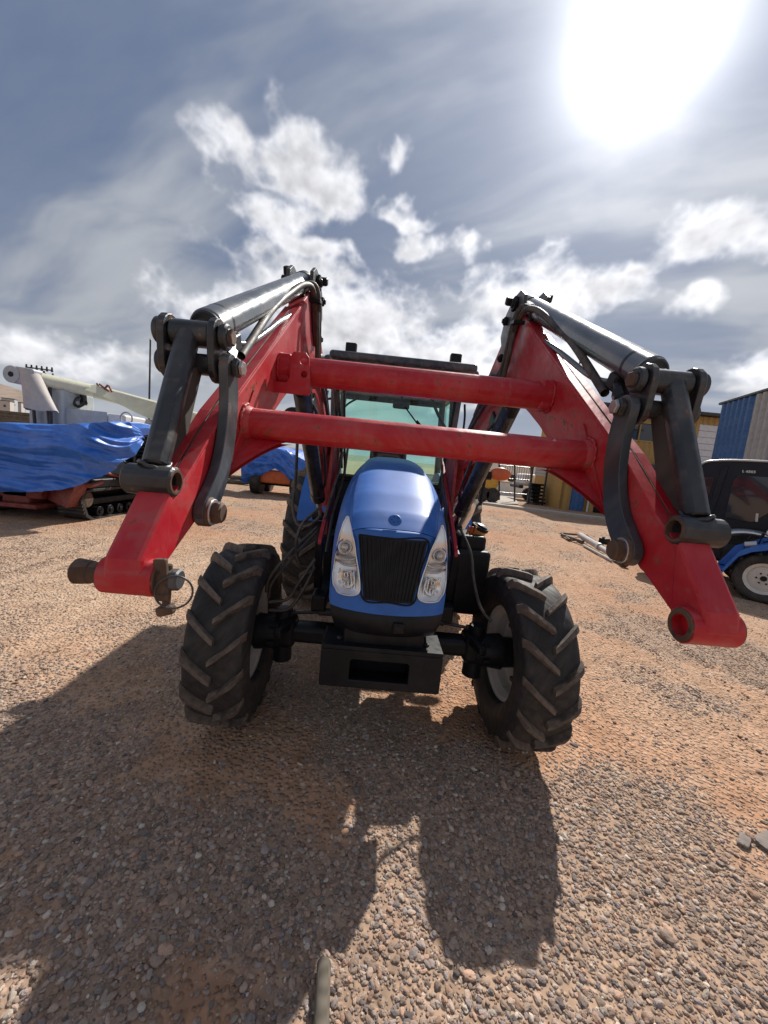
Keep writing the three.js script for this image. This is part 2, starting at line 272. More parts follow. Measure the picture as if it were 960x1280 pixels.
{
  const NX = 360, NZ = 360, P = [], C = [], U = [], id = [];
  const wx = t => Math.sinh(t * 8.0) / Math.sinh(8.0) * 1500, wz = t => -2.6 + Math.sinh(t * 8.0) / Math.sinh(8.0) * 1500;
  for (let j = 0; j <= NZ; j++) for (let i = 0; i <= NX; i++) {
    const x = wx(i / NX * 2 - 1), z = wz(j / NZ * 2 - 1), r = Math.hypot(x, z);
    P.push(x, r < 60 ? gHeight(x, z) : 0, z); U.push(x / 2.4, z / 2.4);
    const m = r < 60 ? gMask(x, z) : 0.5, n = fbm(x * 0.33, z * 0.33, 8.1, 4), f = fbm(x * 6, z * 6, 1.9, 3);
    const e = [0.47, 0.278, 0.178], s = [0.385, 0.282, 0.214], d = [0.50, 0.368, 0.270];
    const tan = Math.exp(-Math.pow((x + 3.4) / 2.6, 2) - Math.pow((z + 4.2) / 2.4, 2)); let c = mix3(e, s, smooth(0.15, 0.75, m + f * 0.6)); c = mix3(c, d, clamp(0.35 + n * 1.3 + tan * 0.6 * (0.7 + f)));
    C.push(...c.map(q => q * (1 + f * 0.25)));
  }
  for (let j = 0; j < NZ; j++) for (let i = 0; i < NX; i++) { const a = j * (NX + 1) + i, b = a + 1, c = a + NX + 1, d = c + 1; id.push(a, c, b, b, c, d); }
  const g = new THREE.BufferGeometry(); g.setAttribute('position', new THREE.Float32BufferAttribute(P, 3)); g.setAttribute('color', new THREE.Float32BufferAttribute(C, 3)); g.setAttribute('uv', new THREE.Float32BufferAttribute(U, 2)); g.setIndex(id); g.computeVertexNormals();
  // fine gravel pressed into earth: cells of stone with their own tones, 2.4 m a tile
  const S = 1024, K = 88, rr = rng(5), cx = [], cy = [], ct = [], cr = [];
  for (let i = 0; i < K * K; i++) { cx.push(rr()); cy.push(rr()); ct.push(rr()); cr.push(rr()); }
  const bump = new Uint8Array(S * S * 4);
  const col = texture(S, S, (u, v, i, j) => {
    const gx = u * K, gy = v * K, ix = Math.floor(gx), iy = Math.floor(gy); let best = 9, tone = 0, size = 0;
    for (let b = -1; b <= 1; b++) for (let a = -1; a <= 1; a++) { const X = (ix + a + K) % K, Y = (iy + b + K) % K, q = Y * K + X, dx = ix + a + cx[q] - gx, dy = iy + b + cy[q] - gy, d = Math.hypot(dx * (0.8 + 0.4 * ct[q]), dy); if (d < best) { best = d; tone = ct[q]; size = cr[q]; } }
    const rad = 0.18 + 0.42 * size, stone = smooth(rad + 0.06, rad - 0.05, best), f = tileF(u, v, 40, 12, 3), w = tileF(u, v, 7, 3, 3);
    const h = clamp(0.25 + stone * (0.55 - 0.5 * best * best / (rad * rad)) + f * 0.25), o = (j * S + i) * 4; bump[o] = bump[o + 1] = bump[o + 2] = h * 255; bump[o + 3] = 255;
    const earth = [0.86, 0.80, 0.74].map(q => q * (1 + f * 0.5 + w * 0.3)), rock = [lerp(0.58, 1.12, tone), lerp(0.59, 1.10, tone), lerp(0.61, 1.08, tone)].map(q => q * (1 + f * 0.3));
    return toS(mix3(earth, rock, stone * smooth(-0.35, 0.15, w)));
  }, true);
  const bt = new THREE.DataTexture(bump, S, S); bt.wrapS = bt.wrapT = THREE.RepeatWrapping; bt.magFilter = THREE.LinearFilter; bt.needsUpdate = true;
  const m = std('stony_earth', { map: col, vertexColors: true, roughness: 1, bumpMap: bt, bumpScale: 0.016, specularIntensity: 0.25 });
  const o = new THREE.Mesh(g, m); o.name = 'ground'; o.receiveShadow = o.castShadow = true; o.userData = { kind: 'structure', label: 'red earth yard strewn with gravel and worn bare patches' }; scene.add(o);
}
// loose gravel: too many to count
{
  const gravel = group('gravel', scene); gravel.userData = { kind: 'stuff', label: 'loose grey and tan gravel lying all over the yard' };
  const stoneMat = std('pebble_stone', { map: texture(256, 256, (u, v) => { const f = tileF(u, v, 9, 4, 4), g = tileF(u, v, 40, 14, 3), k = 0.86 + f * 0.5 + g * 0.4; return toS([k, k * 0.985, k * 0.96]); }, true), roughness: 0.95, specularIntensity: 0.3 });
  const r = rng(2024), kinds = [];
  for (let k = 0; k < 7; k++) {
    const g = new THREE.IcosahedronGeometry(1, 2), p = g.attributes.position, sy = 0.40 + r() * 0.24, sz = 0.62 + r() * 0.3, sd = r() * 50, fl = k < 5 ? 0.30 : 0.16;
    for (let i = 0; i < p.count; i++) {
      const x = p.getX(i), y = p.getY(i), z = p.getZ(i);
      let q = 1 + fl * 1.6 * N3(x * 1.1 + sd, y * 1.1, z * 1.1) + fl * 0.8 * N3(x * 2.6 + sd, y * 2.6 + 4, z * 2.6);
      if (k < 5) q = Math.min(q, 0.98 / Math.max(Math.abs(x * 0.9 + y * 0.3), Math.abs(y * 0.95 - z * 0.2), Math.abs(z * 0.9 + x * 0.25), 0.72));    // broken, flat-faced stones
      p.setXYZ(i, x * q, y * q * sy, z * q * sz);
    }
    g.computeVertexNormals(); kinds.push(metreUV(g));
  }
  const lists = kinds.map(() => []);
  const M4 = new THREE.Matrix4(), Q = new THREE.Quaternion(), E = new THREE.Euler();
  // even cover close by, thinning out with distance, where the stones pressed into the ground take over
  let z = 0.5;
  while (z < 17) {
    const dz = 0.02 + z * 0.012, den = 8600 / (1 + Math.pow(z / 2.6, 2.6)), hw = z * 1.08 + 0.7, n = Math.round(dz * 2 * hw * den);
    const s0 = 0.0030 + z * 0.0006, s1 = Math.max(0.0112, 0.0168 - z * 0.0014);
    for (let i = 0; i < n; i++) {
      const zz = z + r() * dz, x = (r() * 2 - 1) * hw, m = gMask(x, -zz);
      if (r() > 0.14 + 0.86 * smooth(0.20, 0.74, m)) continue;
      let s = s0 + (s1 - s0) * Math.pow(r(), 4.2); if (r() < 0.012) s *= 1.7;
      const k = Math.floor(r() * kinds.length), e = 0.75 + r() * 0.5;
      E.set((r() - 0.5) * 0.55, r() * 6.283, (r() - 0.5) * 0.55); Q.setFromEuler(E);
      M4.compose(V(x, gHeight(x, -zz) + s * (0.03 + r() * 0.25), -zz), Q, V(s * e, s, s / e));
      const t = r(), b = 0.58 + r() * 0.66, c = t < 0.5 ? [0.41, 0.308, 0.246] : t < 0.70 ? [0.34, 0.282, 0.258] : t < 0.87 ? [0.45, 0.297, 0.220] : t < 0.95 ? [0.57, 0.485, 0.41] : [0.23, 0.19, 0.18];
      lists[k].push([M4.clone(), c.map(q => q * b)]);
    }
    z += dz;
  }
  const col = new THREE.Color();
  lists.forEach((l, k) => {
    const im = new THREE.InstancedMesh(kinds[k], stoneMat, l.length); im.name = k ? `loose_gravel_${String(k).padStart(3, '0')}` : 'loose_gravel'; im.castShadow = im.receiveShadow = true;
    l.forEach(([m, c], i) => { im.setMatrixAt(i, m); im.setColorAt(i, col.setRGB(...c)); });
    gravel.add(im);
  });
}
// ---------------------------------------------------------------- tractor with front loader (own axes: x across, y up, z forward; ground at y = 0)
const tractor = thing('tractor', 'blue tractor with tall red front loader arms raised and no bucket', 'tractor', [0.048, 0, -2.338], 1.33 * RAD);
function loader() {
  for (const s of [-1, 1]) {
    const X = x => s * x;
    // --- boom arm: boomerang-shaped box with a knee
    const outline = [[0.46, 2.36], [0.56, 2.29], [0.665, 2.205], [1.0, 1.970], [1.375, 1.706], [1.53, 1.572], [1.605, 1.518], [1.665, 1.456], [1.690, 1.420], [1.690, 1.386], [1.640, 1.386], [1.535, 1.444], [1.43, 1.499], [1.31, 1.572], [1.18, 1.640], [1.06, 1.698], [0.943, 1.760], [0.83, 1.825], [0.70, 1.890], [0.60, 1.935], [0.50, 1.965], [0.38, 1.965], [0.22, 1.925], [0.05, 1.860], [-0.12, 1.775], [-0.30, 1.690], [-0.50, 1.640], [-0.66, 1.640], [-0.72, 1.70], [-0.70, 1.79], [-0.60, 1.845], [-0.44, 1.885], [-0.276, 1.975], [-0.05, 2.185], [0.19, 2.330], [0.32, 2.395]];
    const arm = mesh('loader_arm', [plateX(outline, X(0.487), X(0.541), 0.006)], M.red, tractor);
    // two flange strips on the upper edge with an open seam between
    const edge = [[0.66, 2.212], [1.0, 1.974], [1.375, 1.710], [1.53, 1.576], [1.607, 1.522], [1.667, 1.460], [1.692, 1.424]];
    for (const [a, b] of [[0.4845, 0.5135], [0.5180, 0.5435]]) mesh('flange_strip', plateX([...edge.map(p => [p[0] + 0.0025, p[1] + 0.0035]), ...edge.slice().reverse().map(p => [p[0] - 0.002, p[1] - 0.003])], X(a), X(b), 0.0015), M.red, arm);
    // weld bead in the seam and stiffener strip on the inner face
    mesh('weld_seam', tube(edge.slice(0, 6).map((p, i) => [X(0.5158), p[1] + 0.001 + 0.001 * (i % 2), p[0]]), 0.003, 60, 6), M.rust, arm);
    mesh('stiffener', plateX([[1.165, 1.80], [1.175, 1.80], [1.345, 1.575], [1.32, 1.575], [1.19, 1.70]], X(0.4865), X(0.4815), 0.001), M.red, arm);
    mesh('pin_boss', [pipe([X(0.465), 1.393, 1.672], [X(0.560), 1.393, 1.672], 0.0325, 0.0200)], M.red, arm);
    mesh('worn_boss_face', [pipe([X(0.4635), 1.393, 1.672], [X(0.470), 1.393, 1.672], 0.0310, 0.0201)], M.rust, arm);
    mesh('worn_boss_face', [pipe([X(0.5565), 1.393, 1.672], [X(0.5615), 1.393, 1.672], 0.0310, 0.0206)], M.rust, arm);
    mesh('boss_collar', plateX([[1.60, 1.525], [1.612, 1.537], [1.70, 1.43], [1.706, 1.395], [1.69, 1.368], [1.658, 1.368], [1.62, 1.40]], X(0.482), X(0.546), 0.008), M.red, arm);
    // --- knee plates, dark, either side of the arm
    const kz = [[0.19, 2.335], [0.235, 2.43], [0.33, 2.475], [0.44, 2.472], [0.50, 2.43], [0.50, 2.37], [0.42, 2.30], [0.36, 2.22], [0.29, 2.17], [0.255, 2.18], [0.24, 2.26]];
    const knee = mesh('knee_bracket', [plateX(kz, X(0.470), X(0.486), 0.002, [[0.40, 2.425, 0.02]]), plateX(kz, X(0.574), X(0.590), 0.002, [[0.40, 2.425, 0.02]])], M.dark, tractor);
    mesh('knee_pin', [cyl([X(0.445), 2.425, 0.40], [X(0.635), 2.425, 0.40], 0.0185), hex([X(0.452), 2.425, 0.40], [X(0.469), 2.425, 0.40], 0.034), hex([X(0.591), 2.425, 0.40], [X(0.612), 2.425, 0.40], 0.034)], M.black, knee);
    for (const [z, y] of [[0.275, 2.39], [0.275, 2.21]]) mesh('bolt_head', [hex([X(0.452), y, z], [X(0.471), y, z], 0.021), cyl([X(0.445), y, z], [X(0.455), y, z], 0.012)], M.black, knee);
    mesh('knee_clamp', [rboxR(0.05, 0.035, 0.04, [X(0.452), 2.447, 0.365], [0.5, 0, 0], 0.008), cyl([X(0.430), 2.447, 0.365], [X(0.478), 2.447, 0.365], 0.014)], M.black, knee);
    mesh('knee_stop', [rboxR(0.03, 0.035, 0.045, [X(0.603), 2.452, 0.43], [0.5, 0, 0], 0.006)], M.black, knee);
    // --- tilt cylinder along the top
    const c0 = V(X(0.530), 2.425, 0.40), c1 = V(X(0.552), 1.878, 1.40), along = t => c0.clone().lerp(c1, t).toArray();
    const tilt = group('tilt_cylinder', tractor);
    mesh('barrel', [cyl(along(0.02), along(0.935), 0.0415, 0.0425, 40)], M.steel, tilt);
    mesh('gland', [cyl(along(0.87), along(0.945), 0.0430, 0.0395, 40)], M.dark, tilt);
    mesh('end_cap', [cyl(along(0.0), along(0.05), 0.0445, 0.0445, 32)], M.dark, tilt);
    mesh('piston_rod', [cyl(along(0.94), along(0.99), 0.024, 0.024, 24)], M.chrome, tilt);
    const off = (t, dy, dx) => { const p = along(t); return [p[0] - s * dx, p[1] + dy * 0.86, p[2] + dy * 0.5]; };
    mesh('oil_pipe', [tube([off(0.16, -0.045, 0.02), off(0.2, -0.068, 0.03), off(0.5, -0.072, 0.032), off(0.80, -0.07, 0.03), off(0.86, -0.05, 0.02)], 0.0095, 40, 10)], M.steel, tilt);
    mesh('port_block', [rboxR(0.04, 0.045, 0.05, off(0.14, -0.05, 0.02), [0.5, 0, 0], 0.008), rboxR(0.04, 0.045, 0.05, off(0.86, -0.052, 0.02), [0.5, 0, 0], 0.008), cyl(off(0.86, -0.05, 0.02), off(0.97, -0.085, 0.045), 0.017), hex(off(0.90, -0.063, 0.03), off(0.935, -0.074, 0.037), 0.022)], M.black, tilt);
    // --- hoses looped over the knee
    const hz = group('hose_loop', tractor);
    mesh('hose', tube([[X(0.475), 1.98, -0.20], [X(0.472), 2.16, 0.10], [X(0.458), 2.13, 0.30], [X(0.452), 2.19, 0.43], [X(0.452), 2.29, 0.50], [X(0.46), 2.335, 0.56], [X(0.475), 2.315, 0.64], [X(0.50), 2.22, 0.78], [X(0.51), 2.10, 0.95], off(0.86, -0.085, 0.04)], 0.0125, 90, 10), M.hose, hz);
    mesh('hose', tube([[X(0.468), 1.90, -0.28], [X(0.462), 2.06, 0.06], [X(0.447), 2.05, 0.30], [X(0.44), 2.10, 0.40], [X(0.437), 2.22, 0.47], [X(0.44), 2.31, 0.50], [X(0.455), 2.36, 0.53], [X(0.49), 2.345, 0.56], off(0.14, -0.05, 0.02)], 0.0125, 80, 10), M.hose, hz);
    mesh('hose', tube([[X(0.462), 1.84, -0.34], [X(0.455), 2.00, 0.10], [X(0.44), 1.99, 0.34], [X(0.432), 2.04, 0.45], [X(0.43), 2.15, 0.52], [X(0.435), 2.25, 0.53]], 0.011, 70, 10), M.hose, hz);
    mesh('hose_clamp', [rboxR(0.05, 0.016, 0.06, [X(0.45), 2.30, 0.515], [0.2, 0, 0], 0.003)], M.black, hz);
    // --- curved guide link on the inner face
    const link = mesh('guide_link', plateX(ribbon([[1.392, 1.812], [1.381, 1.735], [1.390, 1.645], [1.425, 1.560], [1.490, 1.488]], 0.064, 28), X(0.462), X(0.484), 0.002), M.link, tractor);
    mesh('link_bolt', [cyl([X(0.486), 1.487, 1.488], [X(0.456), 1.487, 1.488], 0.0325), cyl([X(0.456), 1.487, 1.488], [X(0.432), 1.487, 1.488], 0.0225), hex([X(0.4515), 1.487, 1.488], [X(0.438), 1.487, 1.488], 0.0265)], M.rust, link);
    mesh('washer', [cyl([X(0.4560), 1.487, 1.488], [X(0.4520), 1.487, 1.488], 0.029)], M.silver, link);
    // --- bell crank: two ear plates on two pins
    const crank = group('bell_crank', tractor);
    const ear = ribbon([[1.400, 1.878], [1.396, 1.848], [1.392, 1.814]], 0.078, 8);
    for (const [a, b] of [[0.491, 0.507], [0.600, 0.617]]) mesh('ear_plate', plateX(ear, X(a), X(b), 0.003), M.dark, crank);
    const U = [1.878, 1.400], D = [1.814, 1.392];
    mesh('upper_pin', [cyl([X(0.465), ...U], [X(0.628), ...U], 0.019), cyl([X(0.4895), ...U], [X(0.470), ...U], 0.029), cyl([X(0.6185), ...U], [X(0.634), ...U], 0.030), cyl([X(0.508), ...U], [X(0.599), ...U], 0.029)], M.dark, crank);
    mesh('lower_pin', [cyl([X(0.455), ...D], [X(0.625), ...D], 0.015), hex([X(0.4605), ...D], [X(0.446), ...D], 0.0225), cyl([X(0.6185), ...D], [X(0.632), ...D], 0.027), cyl([X(0.508), ...D], [X(0.599), ...D], 0.024)], M.dark, crank);
    mesh('pin_nut', hex([X(0.4695), ...U], [X(0.460), ...U], 0.0185), M.rust, crank);
    mesh('lower_nut', hex([X(0.4455), ...D], [X(0.436), ...D], 0.0175), M.silver, crank);
    // --- push link down to the tool carrier
    const push = group('push_link', tractor);
    mesh('link_tube', [cyl([X(0.560), 1.872, 1.408], [X(0.528), 1.580, 1.585], 0.0255, 0.0240, 36)], M.dark, push);
    mesh('web_plate', plateX([[1.380, 1.812], [1.425, 1.80], [1.572, 1.582], [1.535, 1.580], [1.450, 1.635]], X(0.536), X(0.546), 0.002), M.webBrown, push);
    mesh('cross_bush', [pipe([X(0.482), 1.556, 1.595], [X(0.572), 1.556, 1.595], 0.0285, 0.0195)], M.dark, push);
    mesh('bush_lining', [pipe([X(0.4805), 1.556, 1.595], [X(0.492), 1.556, 1.595], 0.0255, 0.0190)], M.rust, push);
    mesh('weld_bead', [tube([...Array(17).keys()].map(k => { const a = k / 16 * Math.PI * 2; return [X(0.528 + 0.0265 * Math.cos(a)), 1.583 + 0.005 * Math.sin(a * 2) + 0.002 * (k % 2), 1.585 + 0.025 * Math.sin(a)]; }), 0.0042, 64, 6)], M.dark, push);
    // --- lift cylinder
    const l0 = V(X(0.520), 2.04, 0.46), l1 = V(X(0.515), 1.17, -0.64), la = t => l0.clone().lerp(l1, t).toArray();
    const lift = group('lift_cylinder', tractor);
    mesh('barrel', [cyl(la(0.08), la(0.80), 0.047, 0.047, 36), cyl(la(0.76), la(0.82), 0.051, 0.051, 36)], M.dark, lift);
    mesh('piston_rod', [cyl(la(0.81), la(0.985), 0.02)], M.chrome, lift);
    mesh('mount', [rboxR(0.05, 0.11, 0.16, la(0.06), [-0.9, 0, 0], 0.02), cyl([X(0.46), l1.y, l1.z], [X(0.58), l1.y, l1.z], 0.032), cyl([X(0.48), l0.y, l0.z], [X(0.58), l0.y, l0.z], 0.035), rboxR(0.06, 0.10, 0.09, [X(0.505), 1.90, 0.20], [-0.9, 0, 0], 0.015)], M.black, lift);
    mesh('oil_pipe', [tube([la(0.12), [la(0.2)[0] - s * 0.055, la(0.2)[1], la(0.2)[2]], [la(0.7)[0] - s * 0.055, la(0.7)[1], la(0.7)[2]], la(0.78)].map((p, i) => p), 0.008, 30, 8)], M.dark, lift);
    // --- tower and stays down to the chassis
    const tower = mesh('loader_tower', [plateX([[-0.86, 1.83], [-0.58, 1.83], [-0.50, 1.70], [-0.46, 1.25], [-0.52, 0.98], [-0.78, 0.94], [-0.84, 1.25]], X(0.440), X(0.462), 0.003), plateX([[-0.86, 1.83], [-0.58, 1.83], [-0.50, 1.70], [-0.52, 1.45], [-0.80, 1.45]], X(0.585), X(0.605), 0.003), rbox(0.145, 0.55, 0.02, X(0.523), 1.5, -0.85, 0.003)], M.redDull, tractor);
    mesh('stay_bar', [plateX(ribbon([[-1.00, 1.66], [-0.60, 1.43], [-0.16, 1.18], [-0.05, 1.10]], 0.05, 16), X(0.415), X(0.438), 0.003)], M.red, tower);
    mesh('tower_pin', [cyl([X(0.43), 1.74, -0.655], [X(0.62), 1.74, -0.655], 0.035)], M.dark, tower);
    mesh('chassis_mount', [rbox(0.10, 0.52, 0.30, X(0.44), 0.80, -0.62, 0.01), rbox(0.09, 0.10, 0.66, X(0.40), 0.72, -0.32, 0.01), rboxR(0.05, 0.34, 0.07, [X(0.43), 0.95, -0.10], [0.25, 0, 0], 0.008), rbox(0.20, 0.12, 0.26, X(0.34), 0.62, -0.6, 0.01)], M.black, tractor);
    // --- gusset below the lower cross tube: bent sheet from tube to arm
    mesh('gusset', [patch(10, 8, (u, v) => { const x = lerp(0.350, 0.4865, u), z = 1.216 + 0.145 * v * Math.pow(u, 1.7), y = 1.662 - 0.11 * v * Math.pow(u, 1.7); return [X(x), y, z + 0.012]; }), patch(10, 8, (u, v) => { const x = lerp(0.350, 0.4865, u), z = 1.216 + 0.145 * v * Math.pow(u, 1.7), y = 1.662 - 0.11 * v * Math.pow(u, 1.7); return [X(x), y - 0.008, z + 0.006]; })], M.red, tractor);
  }
  // cross tubes
  const lo = mesh('cross_tube', cyl([-0.488, 1.702, 1.216], [0.488, 1.702, 1.216], 0.0435, 0.0435, 48), M.red, tractor);
  for (const s of [-1, 1]) mesh('end_collar', cyl([s * 0.4865, 1.702, 1.216], [s * 0.462, 1.702, 1.216], 0.050, 0.044, 40), M.red, lo);
  const up = mesh('cross_tube', cyl([-0.488, 1.922, 0.890], [0.488, 1.922, 0.890], 0.050, 0.050, 48), M.red, tractor);
  for (const s of [-1, 1]) mesh('end_collar', rbox(0.05, 0.10, 0.085, s * 0.465, 1.922, 0.890, 0.012), M.red, up);
  for (const s of [-1, 1]) for (const [z, y, r, p] of [[1.216, 1.702, 0.0515, lo], [0.890, 1.922, 0.0535, up]]) mesh('weld_ring', tube([...Array(33).keys()].map(k => { const a = k / 32 * Math.PI * 2, q = r + 0.0015 * ((k * 7) % 3 - 1); return [s * (0.4845 - 0.002 * (k % 2)), y + q * Math.sin(a), z + q * Math.cos(a)]; }), 0.0048, 96, 6), M.red, p);
  // bracket plate with two holes on the upper tube
  mesh('hose_bracket_plate', plateZ([[-0.508, 1.870], [-0.447, 1.868], [-0.438, 1.885], [-0.438, 1.955], [-0.428, 1.972], [-0.386, 1.972], [-0.374, 1.958], [-0.362, 1.845], [-0.366, 1.832], [-0.515, 1.832]], 0.947, 0.956, 0.002, [[-0.392, 1.944, 0.0125], [-0.388, 1.900, 0.0105]]), M.red, tractor);
  // drop pin and ring left in one boss
  const pin = group('bucket_pin', tractor);
  mesh('pin_body', [cyl([-0.610, 1.393, 1.672], [-0.440, 1.393, 1.672], 0.0185), cyl([-0.612, 1.393, 1.672], [-0.580, 1.393, 1.672], 0.0225, 0.0200)], M.rust, pin);
  mesh('pin_tip', [cyl([-0.446, 1.393, 1.672], [-0.430, 1.393, 1.672], 0.0190)], M.link, pin);
  mesh('lynch_pin', [cyl([-0.452, 1.42, 1.672], [-0.452, 1.340, 1.676], 0.007), rboxR(0.03, 0.018, 0.02, [-0.452, 1.338, 1.677], [0, 0, 0.3], 0.006), rboxR(0.022, 0.075, 0.012, [-0.456, 1.395, 1.684], [0, 0, 0.1], 0.004)], M.rust, pin);
  mesh('pin_ring', [(() => { const g = new THREE.TorusGeometry(0.029, 0.0018, 8, 40); g.rotateY(0.35); g.translate(-0.433, 1.376, 1.688); return g; })()], M.dark, pin);
}
loader();
// ---------------------------------------------------------------- tractor: body
const hoodW = z => { const t = [[-1.35, 0.285], [-0.95, 0.315], [-0.5, 0.332], [-0.1, 0.330], [0.2, 0.318], [0.38, 0.300], [0.46, 0.288], [0.50, 0.275]]; return interp(t, z); };
const hoodH = z => { const t = [[-1.35, 1.668], [-0.95, 1.660], [-0.5, 1.625], [-0.1, 1.552], [0.2, 1.455], [0.38, 1.365], [0.46, 1.310], [0.50, 1.275]]; return interp(t, z); };
function interp(t, x) { if (x <= t[0][0]) return t[0][1]; for (let i = 1; i < t.length; i++) if (x <= t[i][0]) { const k = (x - t[i - 1][0]) / (t[i][0] - t[i - 1][0]); const a = t[Math.max(i - 2, 0)][1], b = t[i - 1][1], c = t[i][1], d = t[Math.min(i + 1, t.length - 1)][1]; return b + 0.5 * k * (c - a + k * (2 * a - 5 * b + 4 * c - d + k * (3 * (b - c) + d - a))); } return t[t.length - 1][1]; }
// front face of the nose: z over (x, y)
const noseZ = (x, y) => 0.50 + 0.20 * (1.285 - y) - 0.10 * Math.max(0, 0.98 - y) - 0.9 * x * x - 2.2 * Math.pow(Math.max(0, Math.abs(x) - 0.2), 2);
const noseHalf = y => interp([[0.80, 0.262], [0.90, 0.280], [1.0, 0.288], [1.1, 0.288], [1.2, 0.279], [1.285, 0.270]], y);
const lampOut = v => interp([[0, 0.236], [0.08, 0.250], [0.25, 0.264], [0.5, 0.276], [0.75, 0.281], [0.92, 0.272], [1, 0.245]], v), lampIn = v => interp([[0, 0.230], [0.1, 0.216], [0.3, 0.190], [0.5, 0.172], [0.7, 0.152], [0.9, 0.140], [0.96, 0.146], [1, 0.175]], v);
{
  const hood = group('hood', tractor);
  // upper shell
  const shell = patch(150, 60, (u, v) => {
    const z = lerp(-1.32, 0.47, v), w = hoodW(z), h = hoodH(z), yb = lerp(1.02, 1.0, v), a = Math.PI * (1 - u), c = Math.cos(a), sn = Math.sin(a);
    const e = 0.50, x = w * Math.sign(c) * Math.pow(Math.abs(c), e * 1.1), y = yb + (h - yb) * Math.pow(Math.max(sn, 0), e);
    const ridge = 0.62 + 0.12 * smooth(-1.0, 0.45, z), q = Math.abs(x) / w, lift = 0.013 * (1 - smooth(ridge - 0.012, ridge + 0.012, q)) * smooth(-1.2, -0.9, z);
    return [x, y + lift, z];
  });
  mesh('bonnet_shell', shell, M.blue, hood);
  // rolled front edge down to the nose face
  const lip = patch(60, 8, (u, v) => {
    const z0 = 0.47, w = hoodW(z0), h = hoodH(z0), a = Math.PI * (1 - u), c = Math.cos(a), sn = Math.sin(a), x = w * Math.sign(c) * Math.pow(Math.abs(c), 0.55), y = 1.0 + (h - 1.0) * Math.pow(Math.max(sn, 0), 0.5) + 0.010 * (1 - smooth(0.70, 0.76, Math.abs(x) / w));
    const yy = Math.min(1.290, y - 0.012), xx = clamp(x * 0.985, -noseHalf(yy), noseHalf(yy)), zz = noseZ(xx, yy), k = Math.sin(v * Math.PI / 2), k2 = 1 - Math.cos(v * Math.PI / 2);
    return [lerp(x, xx, k2), lerp(y, yy, k2), lerp(z0, zz, k)];
  });
  mesh('bonnet_lip', lip, M.blue, hood);
  const lampV = y => (1.350 - y) / 0.365;
  mesh('nose_panel', [patch(40, 26, (u, v) => { const y = lerp(1.29, 0.985, v), h = lampIn(lampV(y)) + 0.002, x = lerp(-h, h, u); return [x, y, noseZ(x, y)]; }), patch(40, 6, (u, v) => { const y = lerp(0.986, 0.912, v), h = noseHalf(y) * 0.998, x = lerp(-h, h, u); return [x, y, noseZ(x, y)]; }),
    ...[-1, 1].map(s => patch(6, 26, (u, v) => { const y = lerp(1.29, 0.985, v), a = lampOut(lampV(y)) - 0.002, b = Math.max(noseHalf(y) * 0.998, a + 0.002), x = lerp(a, b, u); return [s * x, y, noseZ(x, y)]; }))], M.blue, hood);
  for (const s of [-1, 1]) mesh('side_panel', patch(24, 10, (u, v) => { const y = lerp(1.02, 0.912, v), z = lerp(0.47, -0.35, u); const zf = noseZ(noseHalf(y), y); return [s * (u < 0.08 ? lerp(noseHalf(y) * 0.998, hoodW(0.42), u / 0.08) : hoodW(z)), y, lerp(zf, -0.35, u)]; }), M.blue, hood);
  // black chin below the nose
  mesh('chin', [patch(40, 14, (u, v) => { const y = lerp(0.9115, 0.790, v), h = noseHalf(y) * (1.0 - 0.05 * v), x = lerp(-h, h, u); return [x, y, noseZ(x, y) + 0.012 * Math.sin(v * Math.PI) - 0.05 * v * v]; }), rbox(0.46, 0.10, 0.40, 0, 0.83, 0.22, 0.02), rbox(0.545, 0.15, 0.5, 0, 0.87, 0.05, 0.03)], M.black, tractor);
  mesh('tow_hook', [rbox(0.05, 0.05, 0.02, 0.06, 0.86, 0.585, 0.006), cyl([0.06, 0.86, 0.585], [0.06, 0.86, 0.60], 0.018)], M.black, tractor);
  // emblem disc with bare stud holes
  {
    const em = group('emblem_disc', hood), y = 1.352, z = 0.438;
    const g = new THREE.LatheGeometry([[0, 0.007], [0.026, 0.007], [0.032, 0.004], [0.034, 0]].map(p => new THREE.Vector2(...p)), 32); g.rotateX(0.86); g.translate(0.0, y, z); mesh('disc', g, M.blue, em);
    for (let k = 0; k < 5; k++) { const a = k / 5 * 6.283 + 0.6, r = 0.017, c = cyl([0, 0.0065, 0], [0, 0.0085, 0], 0.0028, 0.0028, 10); c.translate(Math.cos(a) * r, 0, Math.sin(a) * r); c.rotateX(0.86); c.translate(0, y, z); mesh('stud_hole', c, M.black, em); }
  }
  // grille: recessed dark screen with upright slats
  const gx = v => lerp(0.168, 0.118, v), gy = v => lerp(1.272, 0.975, v);
  const gr = mesh('grille', patch(24, 20, (u, v) => { const h = gx(v), x = lerp(-h, h, u), y = gy(v); return [x, y, noseZ(x, y) + 0.003]; }), M.black, tractor);
  for (let k = 0; k < 15; k++) { const f = (k + 0.5) / 15 * 2 - 1; mesh('slat', tube([0.03, 0.35, 0.65, 0.97].map(v => { const x = gx(v) * f, y = gy(v); return [x, y, noseZ(x, y) + 0.007]; }), 0.0042, 10, 6), M.black, gr); }
  mesh('grille_rim', tube([[-1, 0], [0, 0], [1, 0], [1, 0.5], [1, 1], [0, 1], [-1, 1], [-1, 0.5], [-1, 0]].map(([a, v]) => { const x = gx(v) * a, y = gy(v); return [x, y, noseZ(x, y) + 0.004]; }), 0.004, 120, 6), M.black, gr);
